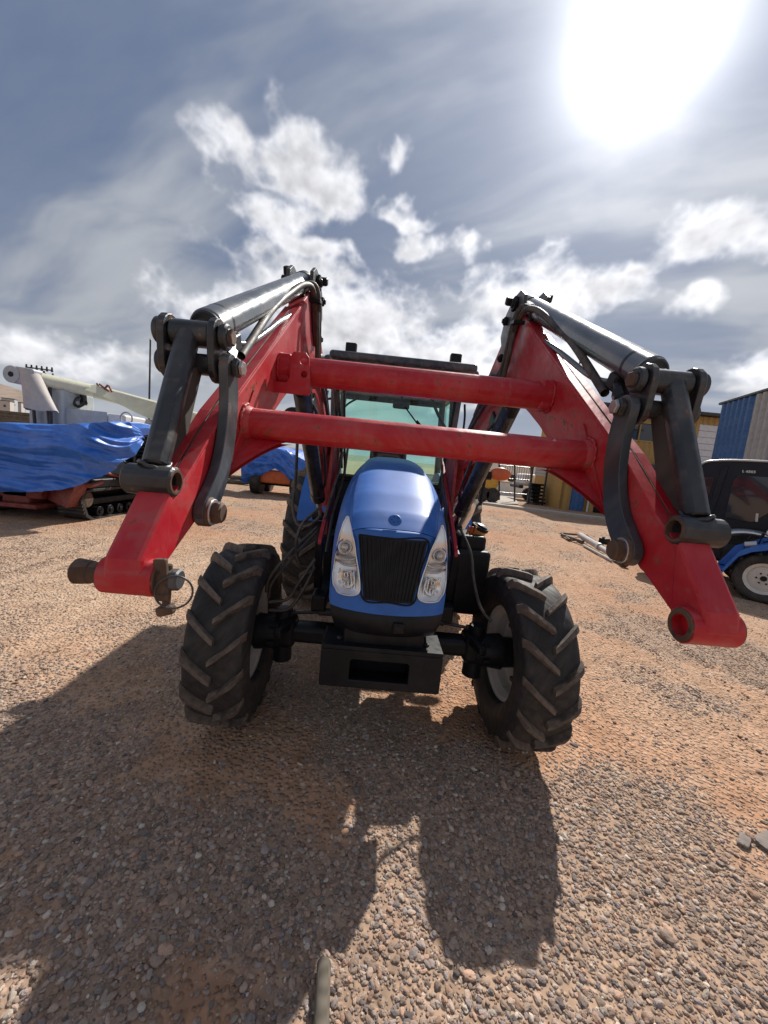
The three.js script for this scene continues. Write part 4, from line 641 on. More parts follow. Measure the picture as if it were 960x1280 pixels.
// --- harvester under a tarpaulin
{
  const hv = thing('combine_harvester', 'cream and red tracked combine harvester with long unloading auger, its front under blue tarpaulin', 'harvester', [-6.6, 0, -8.6]);
  const belt = (x0, x1) => {
    const tr = group('crawler_track', hv);
    const o = [[-7.20, 0.0], [-7.05, 0.10], [-6.93, 0.42], [-7.0, 0.56], [-7.16, 0.60], [-9.05, 0.60], [-9.25, 0.50], [-9.3, 0.36], [-9.1, 0.03], [-9.0, 0.0]];
    const sh = new THREE.Shape(o.map(p => new THREE.Vector2(-p[0], p[1]))), inn = o.map(([z, y]) => [lerp(-8.12, z, 0.955), lerp(0.30, y, 0.86)]);
    sh.holes.push(new THREE.Path(inn.map(p => new THREE.Vector2(-p[0], p[1]))));
    const g = new THREE.ExtrudeGeometry(sh, { depth: x1 - x0, bevelEnabled: true, bevelSize: 0.006, bevelThickness: 0.006, bevelSegments: 1 }); g.rotateY(Math.PI / 2); g.translate(x0, 0, 0);
    part('belt', g, M.rubber, tr);
    for (let k = 0; k < 6; k++) part('road_wheel', [cyl([x0 + 0.06, 0.155, -7.42 - k * 0.28], [x1 - 0.01, 0.155, -7.42 - k * 0.28], 0.095, 0.095, 20), cyl([x1 - 0.012, 0.155, -7.42 - k * 0.28], [x1 + 0.015, 0.155, -7.42 - k * 0.28], 0.04, 0.04, 12)], M.black, tr);
    part('drive_sprocket', [cyl([x0 + 0.1, 0.40, -7.16], [x1 - 0.06, 0.40, -7.16], 0.15, 0.15, 14)], M.rust, tr);
    part('idler', [cyl([x0 + 0.1, 0.36, -9.08], [x1 - 0.06, 0.36, -9.08], 0.14, 0.14, 20)], M.rust, tr);
    part('track_frame', [rbox(0.2, 0.14, 1.9, (x0 + x1) / 2, 0.33, -8.1, 0.03)], M.black, tr);
    for (let k = 0; k < 22; k++) { const t = k / 22; const [z, y] = t < 0.78 ? [lerp(-7.2, -9.0, t / 0.78), -0.004] : [lerp(-7.03, -6.93, (t - 0.78) / 0.22), lerp(0.1, 0.42, (t - 0.78) / 0.22)]; part('grouser', rboxR(x1 - x0 + 0.012, 0.035, 0.05, [(x0 + x1) / 2, y + 0.012, z + (t < 0.78 ? 0 : 0.012)], [t < 0.78 ? 0 : 1.2, 0, 0], 0.008), M.rubber, tr); }
  };
  belt(-5.93, -5.47); belt(-7.75, -7.29);
  part('chassis', [rbox(2.3, 0.18, 2.6, -6.6, 0.70, -8.4, 0.04), rbox(1.4, 0.3, 1.6, -6.6, 0.50, -8.2, 0.04)], M.black, hv);
  part('thresher_body', [rbox(1.75, 0.9, 2.3, -6.75, 1.2, -9.2, 0.05)], M.pale, hv);
  part('cab_panel', [rbox(0.74, 1.35, 0.9, -7.30, 1.82, -8.75, 0.06)], M.pale, hv);
  part('cab_window', [patch(1, 1, (u, v) => [lerp(-7.60, -7.02, u), lerp(1.75, 2.40, v), -8.293])], M.glass, hv);
  part('grain_tank', [rbox(1.2, 0.5, 1.4, -6.30, 1.84, -9.12, 0.05)], M.white, hv);
  const en = part('engine_bay', [rbox(0.95, 0.95, 1.2, -5.55, 1.28, -9.35, 0.04)], M.black, hv);
  for (let k = 0; k < 9; k++) part('louvre', rboxR(0.80, 0.012, 0.05, [-5.55, 1.0 + k * 0.085, -8.735], [0.6, 0, 0], 0.003), M.dark, en);
  // letters on the side panel
  const font = await new FontLoader().loadAsync('fonts/droid/droid_sans_bold.typeface.json');
  const tx = new TextGeometry('FMW', { font, size: 0.115, depth: 0.006, curveSegments: 4 }), tp = atDepth(75.5, 527.5, 8.38); tx.scale(1.15, 1, 1); tx.translate(tp.x, tp.y, -8.398);
  part('lettering', tx, M.redDull, hv);
  part('name_plate', [rbox(0.95, 0.42, 0.02, -6.72, 1.86, -8.391, 0.01)].map(g => g.translate(0.18, 0.04, -0.004)), M.pale, hv);
  // unloading auger with its end spout
  const a0 = pd(46, 473, 8.05), a1 = pd(118, 489, 8.9), a2 = pd(300, 538, 10.6), aug = group('unloading_auger', hv);
  part('auger_tube', [cyl(a0, a1, 0.135, 0.135, 28)], M.cream, aug);
  part('auger_tube', [cyl(a1, a2, 0.15, 0.16, 28)], M.cream, aug);
  part('trough', [patch(12, 6, (u, v) => { const p = V(...a1).lerp(V(...a2), u * 0.9), w = lerp(0.14, 0.42, smooth(0, 0.5, u)); return [p.x, p.y + 0.12 - v * w, p.z + 0.14 + 0.14 * v]; }), patch(12, 3, (u, v) => { const p = V(...a1).lerp(V(...a2), u * 0.9), w = lerp(0.14, 0.42, smooth(0, 0.5, u)); return [p.x, p.y + 0.12 - w - 0.02 * v, p.z + 0.28 - 0.3 * v]; })], M.cream, aug);
  const e0 = pd(22, 469.5, 7.95); part('end_housing', [cyl(e0.map((q, i) => q + [0, 0, -0.14][i]), e0.map((q, i) => q + [0, 0, 0.14][i]), 0.165, 0.165, 28), rboxR(0.42, 0.33, 0.26, [e0[0] + 0.2, e0[1] - 0.005, e0[2] - 0.0], [0, 0, -0.06], 0.05)], M.pale, aug);
  part('end_bearing', [cyl(e0.map((q, i) => q + [0, 0, 0.13][i]), e0.map((q, i) => q + [0, 0, 0.155][i]), 0.05, 0.05, 16)], M.black, aug);
  const sp = (u, v) => { const top = V(...pd(37, 463, 7.95)), bot = V(...pd(52, 513, 7.85)), c = top.clone().lerp(bot, v), w = lerp(0.15, 0.31, v * v * 0.6 + v * 0.4), a = u * 6.283; return [c.x + Math.cos(a) * w + 0.02 * Math.sin(a * 5) * v, c.y + 0.02 * Math.sin(a * 3 + 1) * v, c.z + Math.sin(a) * (0.17 + 0.03 * v)]; };
  part('spout_sleeve', [patch(48, 14, sp)], M.canvas, aug);
  for (const [x, y0, y1] of [[62, 478, 532], [42, 512, 534], [60, 512, 534]]) part('auger_prop', [cyl(pd(x, y0, 8.2), pd(x + 2, y1, 8.2), 0.03)], M.dark, aug);
  part('hinge_clamp', [rboxR(0.12, 0.34, 0.1, pd(104, 497, 8.8), [0, 0, 0.1], 0.03), tube([pd(100, 497, 8.7), pd(92, 502, 8.6), pd(97, 508, 8.6), pd(108, 503, 8.6)], 0.035, 20, 8)], M.dark, aug);
  for (const [x0, y0, x1, y1] of [[121, 479, 126, 488], [124, 480, 136, 489], [130, 487, 135, 481], [136, 482, 140, 490]]) part('red_catch', [cyl(pd(x0, y0, 8.9), pd(x1, y1, 8.9), 0.02)], M.machineRed, aug);
  // header and dividers in front
  part('header_frame', [rbox(2.6, 0.35, 0.7, -7.4, 0.55, -7.15, 0.04), rbox(2.5, 0.5, 0.2, -7.4, 1.15, -7.2, 0.05), rbox(2.6, 0.08, 0.5, -7.4, 0.25, -6.95, 0.02)], M.machineRed, hv);
  part('side_divider', [(() => { const A = pd(67, 603, 6.9), B = pd(94, 606, 6.7), C = pd(83, 635, 6.7), D = pd(50, 620, 7.1); const s = new THREE.BufferGeometry(); s.setAttribute('position', new THREE.Float32BufferAttribute([...A, ...B, ...C, ...A, ...C, ...D, A[0], A[1], A[2] - 0.3, B[0], B[1], B[2] - 0.3, C[0], C[1], C[2] - 0.3, ...B, B[0], B[1], B[2] - 0.3, C[0], C[1], C[2] - 0.3, ...B, C[0], C[1], C[2] - 0.3, ...C], 3)); s.computeVertexNormals(); return s; })()], M.machineRed, hv);
  part('header_box', [rbox(0.5, 0.42, 0.6, -6.55, 0.48, -7.1, 0.05)], M.machineRed, hv);
  for (const [a, b, c] of [[[97, 603, 6.9], [110, 607, 7.0], [128, 602, 7.3]], [[100, 596, 7.2], [118, 590, 7.4], [150, 596, 8.0]]]) part('lift_arm', [tube([pd(...a), pd(...b), pd(...c)], 0.045, 20, 8)], M.machineRed, hv);
  part('header_roller', [cyl(pd(97, 608, 6.95), pd(101, 606, 7.1), 0.10, 0.10, 18), (() => { const g = new THREE.TorusGeometry(0.09, 0.018, 8, 20); g.translate(...pd(105, 597, 6.9)); return g; })()], M.dark, hv);
  for (let k = 0; k < 5; k++) part('wiring', [tube([pd(150 + k * 4, 572 + k * 3, 8.1), pd(160 + k * 3, 580 + k * 4, 8.05), pd(172 + k * 2, 576 + k * 2, 8.1), pd(182, 568 + k * 3, 8.2)], 0.014, 24, 6)], M.hose, hv);
  part('oil_ring', [(() => { const g = new THREE.TorusGeometry(0.125, 0.016, 8, 28); g.translate(...pd(158, 523, 8.3)); return g; })()], M.canvas, hv);
  part('side_frame', [rbox(0.09, 1.0, 0.09, -5.35, 1.1, -8.15, 0.02), rbox(0.09, 0.09, 1.2, -5.35, 0.85, -8.6, 0.02), rbox(0.8, 0.09, 0.09, -5.7, 1.52, -8.1, 0.02)], M.black, hv);
  // the tarpaulin itself
  const cols = [[-190, 529, 612, 6.5], [-90, 529, 612, 6.6], [0, 529.5, 614, 6.72], [40, 530, 616, 6.80], [80, 528.5, 612, 6.75], [105, 527, 604, 6.75], [128, 527, 592, 6.9], [150, 528, 580, 7.15], [168, 530, 568, 7.4], [178, 537, 556, 7.6], [181, 545, 551, 7.75]];
  const at = (x, k) => { for (let i = 1; i < cols.length; i++) if (x <= cols[i][0]) { const t = (x - cols[i - 1][0]) / (cols[i][0] - cols[i - 1][0]); return lerp(cols[i - 1][k], cols[i][k], t); } return cols[cols.length - 1][k]; };
  const tp2 = thing('tarpaulin', 'shiny blue tarpaulin draped in long folds over the front of the cream harvester', 'tarpaulin', [-6.6, 0.75, -7.0]);
  const F = (u, v) => {
    const x = lerp(-190, 181, Math.pow(u, 0.85)), d = at(x, 3), top = atDepth(x, at(x, 1), d), bot = atDepth(x, at(x, 2), d - 0.12);
    const g = smooth(60, 178, x), vv = clamp((v - 0.28) / 0.72);
    const p = top.clone().lerp(bot, vv);
    if (v < 0.28) { const b = 1 - v / 0.28; p.z -= b * 1.15; p.y += 0.05 * Math.sin(b * 3.1) - 0.12 * b * b; }
    // long folds running towards the gathered end, sag, hem
    const s = vv * (1 - 0.35 * g) + 0.22 * g * Math.sin(u * 5), n1 = fbm(u * 2.2 + s * 0.8, s * 4.2 - u * 3.0, 1.3, 3), n2 = fbm(u * 6, s * 11 - u * 8, 4.4, 3);
    const amp = (0.10 + 0.08 * g) * smooth(0, 0.15, v);
    const k = Math.sin(vv * Math.PI) * 0.10;
    p.z += (n1 * amp * 3.0 + n2 * 0.035 * smooth(0.02, 0.2, v)) + k; p.x += n2 * 0.03; p.y += n1 * 0.035 + (v > 0.97 ? n2 * 0.05 : 0) + (v < 0.28 ? fbm(u * 5, v * 5, 2, 3) * 0.04 : 0);
    return arr(p);
  };
  part('sheet', [patch(220, 90, F)], M.tarp, tp2);
}
// --- red machine parked behind the harvester
{
  const b = pd(232, 560, 13), o = thing('red_machine', 'dull red farm machine parked beyond the cream harvester', 'machine', [b[0], 0, -13.4]);
  part('body', [rbox(1.6, 0.9, 1.4, b[0] - 0.2, 1.35, -13.4, 0.05)], M.machineRed, o);
  for (const dx of [-0.7, 0.6]) part('wheel', [cyl([b[0] + dx, 0.45, -12.9], [b[0] + dx, 0.45, -12.6], 0.45, 0.45, 24)], M.rubber, o);
  for (let k = 0; k < 6; k++) part('rod', [cyl([b[0] - 0.7 + k * 0.26, 1.78, -12.8], [b[0] - 0.55 + k * 0.24, 2.25 - 0.05 * (k % 3), -12.9 - 0.1 * (k % 2)], 0.03)], M.machineRed, o);
  part('tank', [rbox(0.25, 0.55, 0.3, b[0] - 0.15, 1.6, -12.62, 0.05)], M.white, o);
}
// --- second machine under a tarpaulin, beyond
{
  const c = onGround(344, 619), o = thing('covered_machine', 'low orange machine with fat black tyres under a blue sheet behind the tractor', 'machine', [c.x, 0, c.z]);
  part('frame', [rbox(1.9, 0.5, 1.6, c.x, 0.68, c.z - 0.7, 0.06)], M.orange, o);
  for (const dx of [-0.72, 0.75]) for (const dz of [-0.1, -1.3]) part('wheel', [cyl([c.x + dx - 0.17, 0.42, c.z + dz], [c.x + dx + 0.17, 0.42, c.z + dz], 0.42, 0.42, 28)], M.rubber, o);
  part('axle', [cyl([c.x - 0.7, 0.42, c.z - 0.1], [c.x + 0.7, 0.42, c.z - 0.1], 0.07)], M.black, o);
  const t = thing('tarpaulin', 'blue tarpaulin drawn in swags over the low machine behind the tractor', 'tarpaulin', [c.x, 0.55, c.z]);
  part('sheet', [patch(90, 50, (u, v) => { const a = (u - 0.5) * 2, x = c.x + a * 1.28 * (1 - 0.06 * v), hgt = 1.72 - 0.42 * Math.pow(Math.abs(a + 0.1), 2.4), b = v < 0.4, n = fbm(u * 4, v * 6 - u * 3, 2.2, 4), vv = b ? 0 : (v - 0.4) / 0.6;
    const drop = 0.62 + 0.18 * Math.abs(a) + 0.1 * Math.sin(u * 9); return [x + n * 0.06, lerp(hgt + (b ? (0.4 - v) * 0.3 * (1 - a * a) : 0), hgt - drop - 0.25, vv) + n * 0.12, c.z + (b ? -(0.4 - v) * 4.2 + 0.1 : 0.12 + 0.16 * Math.sin(vv * 2.6)) + n * 0.30 * smooth(0.3, 0.5, v)]; })], M.tarp, t);
}
// --- timber, sacks and poles far off to one side
{
  const c = onGround(294, 605), o = thing('log_pile', 'small pile of pale cut logs beside the covered machine', 'logs', [c.x, 0, c.z]);
  const r = rng(9); for (let k = 0; k < 8; k++) { const x = c.x + (r() - 0.5) * 1.3, y = 0.1 + (k > 4 ? 0.18 : 0), z = c.z + (r() - 0.5) * 0.5, a = (r() - 0.5) * 0.9; part('log', [cyl([x - 0.45 * Math.cos(a), y, z - 0.45 * Math.sin(a)], [x + 0.45 * Math.cos(a), y + 0.03, z + 0.45 * Math.sin(a)], 0.09 + r() * 0.03, 0.08, 10)], M.wood, o); }
  const d = 24, q = pd(12, 530, d), tk = thing('timber_rack', 'long wooden rack of stacked timber seen past the auger', 'timber', [q[0], 0, -d]);
  for (let k = 0; k < 7; k++) part('post', rbox(0.18, 1.6, 0.18, q[0] - 2.6 + k * 0.75, 0.8 + 0.2, -d + 0.1, 0.02), M.wood, tk);
  for (let k = 0; k < 5; k++) part('plank', rbox(5.6, 0.16, 0.5, q[0] - 0.3, 1.72 + k * 0.17 - (k > 2 ? 0.0 : 0), -d - 0.1 + 0.04 * (k % 2), 0.02), M.wood, tk);
  const h = pd(17, 508, 26), sk = thing('white_sack', 'crumpled white bulk sack lying on the timber rack', 'sack', [h[0], h[1] - 0.5, -24.2]);
  const sg = new THREE.IcosahedronGeometry(0.6, 4), pp = sg.attributes.position; for (let i = 0; i < pp.count; i++) { const x = pp.getX(i), y = pp.getY(i), z = pp.getZ(i), k = 1 + 0.35 * N3(x * 3, y * 3, z * 3); pp.setXYZ(i, x * 1.1 * k, y * 0.6 * k, z * 0.7 * k); } sg.computeVertexNormals(); sg.translate(h[0], h[1] - 0.1, -24.2); part('sack_body', sg, M.canvas, sk);
  const lp = pd(188, 425, 26), pole = thing('lamp_pole', 'thin grey steel pole rising behind the cream auger', 'pole', [lp[0], 0, -26]); part('shaft', [cyl([lp[0], 0, -26], [lp[0], lp[1], -26], 0.07, 0.05, 12)], M.dark, pole); part('cap', [cyl([lp[0], lp[1], -26], [lp[0], lp[1] + 0.08, -26], 0.06, 0.03, 12)], M.dark, pole);
  const rp = pd(725, 452, 26), pole2 = thing('lamp_pole', 'thin dark pole standing behind the ochre building roof', 'pole', [rp[0], 0, -26]); part('shaft', [cyl([rp[0], 0, -26], [rp[0], rp[1], -26], 0.08, 0.05, 12)], M.dark, pole2); part('cap', [cyl([rp[0], rp[1], -26], [rp[0], rp[1] + 0.08, -26], 0.06, 0.03, 12)], M.dark, pole2);
  // power line structure
  const D = 60, k0 = pd(50, 470, D), py = thing('power_pylon', 'timber power line frame with rows of insulators on the horizon', 'pylon', [k0[0], 0, -D]);
  for (const x of [43, 55]) { const a = pd(x, 466, D); part('post', [cyl([a[0], 0, -D], [a[0], a[1] + 0.3, -D], 0.16, 0.12, 8)], M.dark, py); }
  const c0 = pd(33, 459, D), c1 = pd(65, 463, D), d0 = pd(48, 470, D), d1 = pd(66, 471, D);
  part('crossarm', [cyl(c0, c1, 0.1, 0.1, 8)], M.dark, py); part('crossarm', [cyl(d0, d1, 0.09, 0.09, 8)], M.dark, py);
  for (let k = 0; k < 6; k++) { const p = V(...c0).lerp(V(...c1), k / 5); part('insulator', [cyl([p.x, p.y - 0.25, p.z], [p.x, p.y + 0.45, p.z], 0.16, 0.10, 8)], M.dark, py); }
  for (let k = 0; k < 3; k++) { const p = V(...d0).lerp(V(...d1), k / 2); part('insulator', [cyl([p.x, p.y, p.z], [p.x, p.y + 0.5, p.z], 0.15, 0.10, 8)], M.dark, py); }
}
// --- hills
{
  const P = [], id = [], C = [], NA = 150, NR = 22;
  const el = a => interp([[-100, 5.0], [-75, 5.4], [-58, 5.2], [-50, 4.8], [-44.7, 4.05], [-41, 3.2], [-36, 2.4], [-30, 1.7], [-20, 1.1], [-8, 0.7], [10, 0.45], [40, 0.6], [80, 1.2], [110, 1.4]], a);
  for (let j = 0; j <= NR; j++) for (let i = 0; i <= NA; i++) {
    const a = lerp(-100, 110, i / NA), t = j / NR, r = lerp(240, 520, t), x = Math.sin(a * RAD) * r, z = -Math.cos(a * RAD) * r, top = 520 * Math.tan(el(a) * RAD) + 1.2;
    P.push(x, -1 + top * Math.pow(smooth(-0.05, 1, t), 1.1) * (1 + 0.28 * fbm(x * 0.012, z * 0.012, 3.3, 4)) + 1.2 * fbm(x * 0.05, z * 0.05, 1, 3) * t, z);
  }
  for (let j = 0; j < NR; j++) for (let i = 0; i < NA; i++) { const a = j * (NA + 1) + i, b = a + 1, c = a + NA + 1, d = c + 1; id.push(a, c, b, b, c, d); }
  const g = new THREE.BufferGeometry(); g.setAttribute('position', new THREE.Float32BufferAttribute(P, 3)); g.setIndex(id); g.computeVertexNormals();
  const uv = []; for (let i = 0; i < P.length; i += 3) uv.push(P[i] / 60, P[i + 2] / 60 + P[i + 1] / 20); g.setAttribute('uv', new THREE.Float32BufferAttribute(uv, 2));
  const m = new THREE.Mesh(g, M.hill); m.name = 'hills'; m.castShadow = m.receiveShadow = true; m.userData = { kind: 'structure', label: 'dry brown hills on the horizon' }; scene.add(m);
  const r = rng(31), where = [[2, 499], [7, 503], [12, 497], [18, 501], [24, 504], [29, 502], [5, 508], [31, 507], [15, 506], [26, 509]];
  where.forEach(([px, py], k) => { const d = 190 + 12 * k, p = pd(px, py + 2, d), w = 5 + r() * 4, h = 3 + r() * 2.5, hs = thing('hillside_house', 'tiny flat-roofed house on the dry brown hillside', 'house', [p[0], p[1] - h, -d], r() * 0.6, 'houses on the far hillside'); const lx = [0, 0]; mesh('wall', rbox(w, h + 6, 5, 0, h / 2 - 3, 0, 0.05), k % 3 ? M.pale : M.canvas, hs); mesh('roof', rbox(w + 0.4, 0.35, 5.4, 0, h + 0.17, 0, 0.05), M.wood, hs); for (let q = 0; q < 2; q++) mesh('window', rbox(0.9, 1.1, 0.1, (q - 0.5) * w * 0.5, h * 0.55, 2.52, 0.02), M.darkGlass, hs); });
}
// --- ochre two-storey building of stacked cabins
{
  const z = -21, xl = atDepth(704, 615, 21).x, xr = 19.6, yt = 5.72, o = thing('cabin_building', 'two-storey ochre corrugated cabin building with a dark flat roof edge', 'building', [(xl + xr) / 2, 0, z - 2]);
  const panel = (x0, x1, y0, y1, mat = M.yellow, dz = 0) => { const g = corrugated(x1 - x0, y1 - y0, 0.30, 0.04); g.translate(x0, y0, z + dz); return part('cladding_panel', g, mat, o); };
  const wl = atDepth(777, 540, 21).x, wr = atDepth(821, 545, 21).x, wy0 = atDepth(799, 551, 21).y, wy1 = atDepth(799, 528, 21).y;
  const sl = atDepth(871, 550, 21).x, sr = atDepth(899, 552, 21).x, sy0 = atDepth(884, 579, 21).y, sy1 = atDepth(884, 531, 21).y;
  panel(xl, wl, 2.85, yt - 0.15); panel(wr, sl, 2.85, yt - 0.15); panel(wl, wr, wy1, yt - 0.15); panel(wl, wr, 2.85, wy0); panel(sl, sr, sy1, yt - 0.15); if (sy0 > 2.9) panel(sl, sr, 2.85, sy0); panel(sr, xr, 2.85, yt - 0.15);
  part('back_block', [rbox(xr - xl, yt - 0.2, 4, (xl + xr) / 2, (yt - 0.2) / 2, z - 2.3, 0.02)], M.yellow, o);
  part('roof', [rbox(xr - xl + 0.5, 0.14, 4.8, (xl + xr) / 2, yt - 0.06, z - 1.95, 0.02)], M.dark, o);
  const w = part('window', [rbox(wr - wl, wy1 - wy0, 0.05, (wl + wr) / 2, (wy0 + wy1) / 2, z - 0.08, 0.005)], M.darkGlass, o);
  part('window_frame', [rbox(wr - wl + 0.1, 0.07, 0.1, (wl + wr) / 2, wy1, z, 0.01), rbox(wr - wl + 0.1, 0.07, 0.1, (wl + wr) / 2, wy0, z, 0.01), rbox(0.07, wy1 - wy0 - 0.08, 0.1, wl, (wy0 + wy1) / 2, z, 0.01), rbox(0.07, wy1 - wy0 - 0.08, 0.1, wr, (wy0 + wy1) / 2, z, 0.01), rbox(0.05, wy1 - wy0 - 0.08, 0.08, (wl + wr) / 2, (wy0 + wy1) / 2, z, 0.01)], M.yellow, w);
  for (let k = 0; k < 6; k++) part('shutter_slat', [rbox(sr - sl - 0.02, (sy1 - sy0) / 6 - 0.015, 0.05, (sl + sr) / 2, sy0 + (k + 0.5) * (sy1 - sy0) / 6, z - 0.02, 0.008)], M.white, o);
  part('awning_beam', [rbox(xr - xl, 0.22, 0.5, (xl + xr) / 2, 2.73, z + 0.22, 0.02)], M.dark, o);
  // ground floor: columns, blue door leaves, dark openings
  const cols = [[704, 713], [736, 744], [775, 800], [830, 850], [880, 905]]; for (const [a, b] of cols) { const x0 = atDepth(a, 618, 21).x, x1 = atDepth(b, 620, 21).x, g = corrugated(x1 - x0, 2.6, 0.28, 0.04); g.translate(x0, 0, z); part('ground_panel', g, M.yellow, o); }
  const bx0 = atDepth(714, 615, 21).x, bx1 = atDepth(735, 615, 21).x; for (let k = 0; k < 3; k++) { const g = corrugated((bx1 - bx0) / 3 - 0.03, 2.4, 0.25, 0.03); g.translate(bx0 + k * (bx1 - bx0) / 3, 0, z - 0.10 - 0.05 * k); part('door_leaf', g, M.shedBlue, o); }
  for (const [a, b] of [[745, 775], [801, 829], [851, 879]]) { const x0 = atDepth(a, 618, 21).x, x1 = atDepth(b, 620, 21).x; part('opening', [rbox(x1 - x0, 2.5, 0.06, (x0 + x1) / 2, 1.25, z - 0.18, 0.01)], M.black, o); }
  part('door_edge', [rbox(0.08, 2.4, 0.06, bx1 + 0.08, 1.2, z + 0.03, 0.01)], M.white, o);
}
// --- blue and grey sheet-metal shed side-on
{
  const A = V(13.35, 0, -16.5), B = V(12.65, 0, -13.86), dir = B.clone().sub(A).normalize(), ang = Math.atan2(-dir.z, dir.x), o = thing('metal_shed', 'tall shed clad in blue and grey corrugated sheets behind the black cab', 'shed', [A.x, 0, A.z], ang);
  let x = 0; for (const [w, m] of [[2.15, M.shedBlue], [1.35, M.shedGrey], [2.6, M.shedBlue], [2.4, M.shedGrey], [2.5, M.shedBlue]]) { const g = corrugated(w - 0.01, 5.25, 0.34, 0.08); g.rotateY(0); g.translate(x, 0, 0); mesh('sheet', g, m, o); x += w; }
  mesh('roof_edge', [rbox(x + 0.2, 0.10, 3.4, x / 2, 5.31, -1.6, 0.02)], M.dark, o);
  mesh('end_wall', [rbox(0.06, 5.24, 3.0, -0.035, 2.62, -1.56, 0.01), rbox(x, 5.2, 0.06, x / 2, 2.6, -0.16, 0.01)], M.shedBlue, o);
}
// --- black-cabbed tractor
{
  const c = onGround(912, 728), cz = atDepth(905, 640, 7.4), ang = -Math.PI / 4, o = thing('cab_tractor', 'compact tractor with glossy black closed cab and silver fender', 'tractor', [cz.x, 0, cz.z], ang);
  const prof = [[-0.62, 0.95], [-0.70, 1.35], [-0.66, 1.75], [-0.55, 2.10], [-0.42, 2.23], [-0.2, 2.28], [0.5, 2.30], [1.2, 2.26], [1.34, 2.15], [1.36, 0.95]];
  mesh('cab_shell', plateZ(prof, -1.3, -0.02, 0.03), M.gloss, o);
  mesh('roof_rail', [tube([[-0.60, 2.05, 0.0], [-0.43, 2.22, 0.0], [-0.2, 2.272, 0.0], [0.5, 2.292, 0.0], [1.2, 2.252, 0.0]], 0.022, 40, 8)], M.silver, o);
  mesh('door_window', plateZ([[-0.55, 1.05], [-0.60, 1.40], [-0.52, 1.92], [-0.24, 1.95], [-0.33, 1.05]], -0.02, 0.008, 0.004), M.darkGlass, o);
  mesh('side_window', plateZ([[0.02, 1.22], [0.08, 1.20], [0.42, 1.19], [0.72, 1.52], [0.86, 1.95], [0.70, 2.02], [0.10, 2.02], [0.04, 1.9]], -0.02, 0.008, 0.004), M.darkGlass, o);
  mesh('door_bar', [rbox(0.26, 0.025, 0.02, -0.45, 1.45, 0.014, 0.005)], M.dark, o);
  mesh('door_pillar', [rboxR(0.09, 1.18, 0.04, [-0.17, 1.58, 0.005], [0, 0, -0.10], 0.015)], M.gloss, o);
  mesh('door_handle', [rboxR(0.04, 0.16, 0.02, [0.46, 1.28, 0.02], [0, 0, 0.1], 0.01)], M.silver, o);
  mesh('fender', [patch(24, 8, (u, v) => { const a = lerp(2.75, 1.1, u), r = lerp(0.62, 0.42 + 0.1 * u, v); return [0.42 + Math.cos(a) * r * 1.1, 0.55 + Math.sin(a) * r * 0.82, 0.10 + 0.10 * Math.sin(v * 2.6)]; })], M.lampGrey, o);
  const font = await new FontLoader().loadAsync('fonts/droid/droid_sans_bold.typeface.json'), tg = new TextGeometry('L 4865', { font, size: 0.045, depth: 0.003, curveSegments: 3 }); tg.translate(0.13, 2.075, -0.014); mesh('number', tg, M.white, o);
  mesh('lower_body', [rbox(1.9, 0.45, 1.0, 0.35, 0.72, -0.65, 0.06)], M.black, o);
  for (const [x, R] of [[0.55, 0.52], [-0.55, 0.40], [1.9, 0.38]]) for (const zz of [-0.05, -1.25]) mesh('wheel', [cyl([x, R, zz - 0.28], [x, R, zz], R, R, 32, 0.05)], M.rubber, o);
}
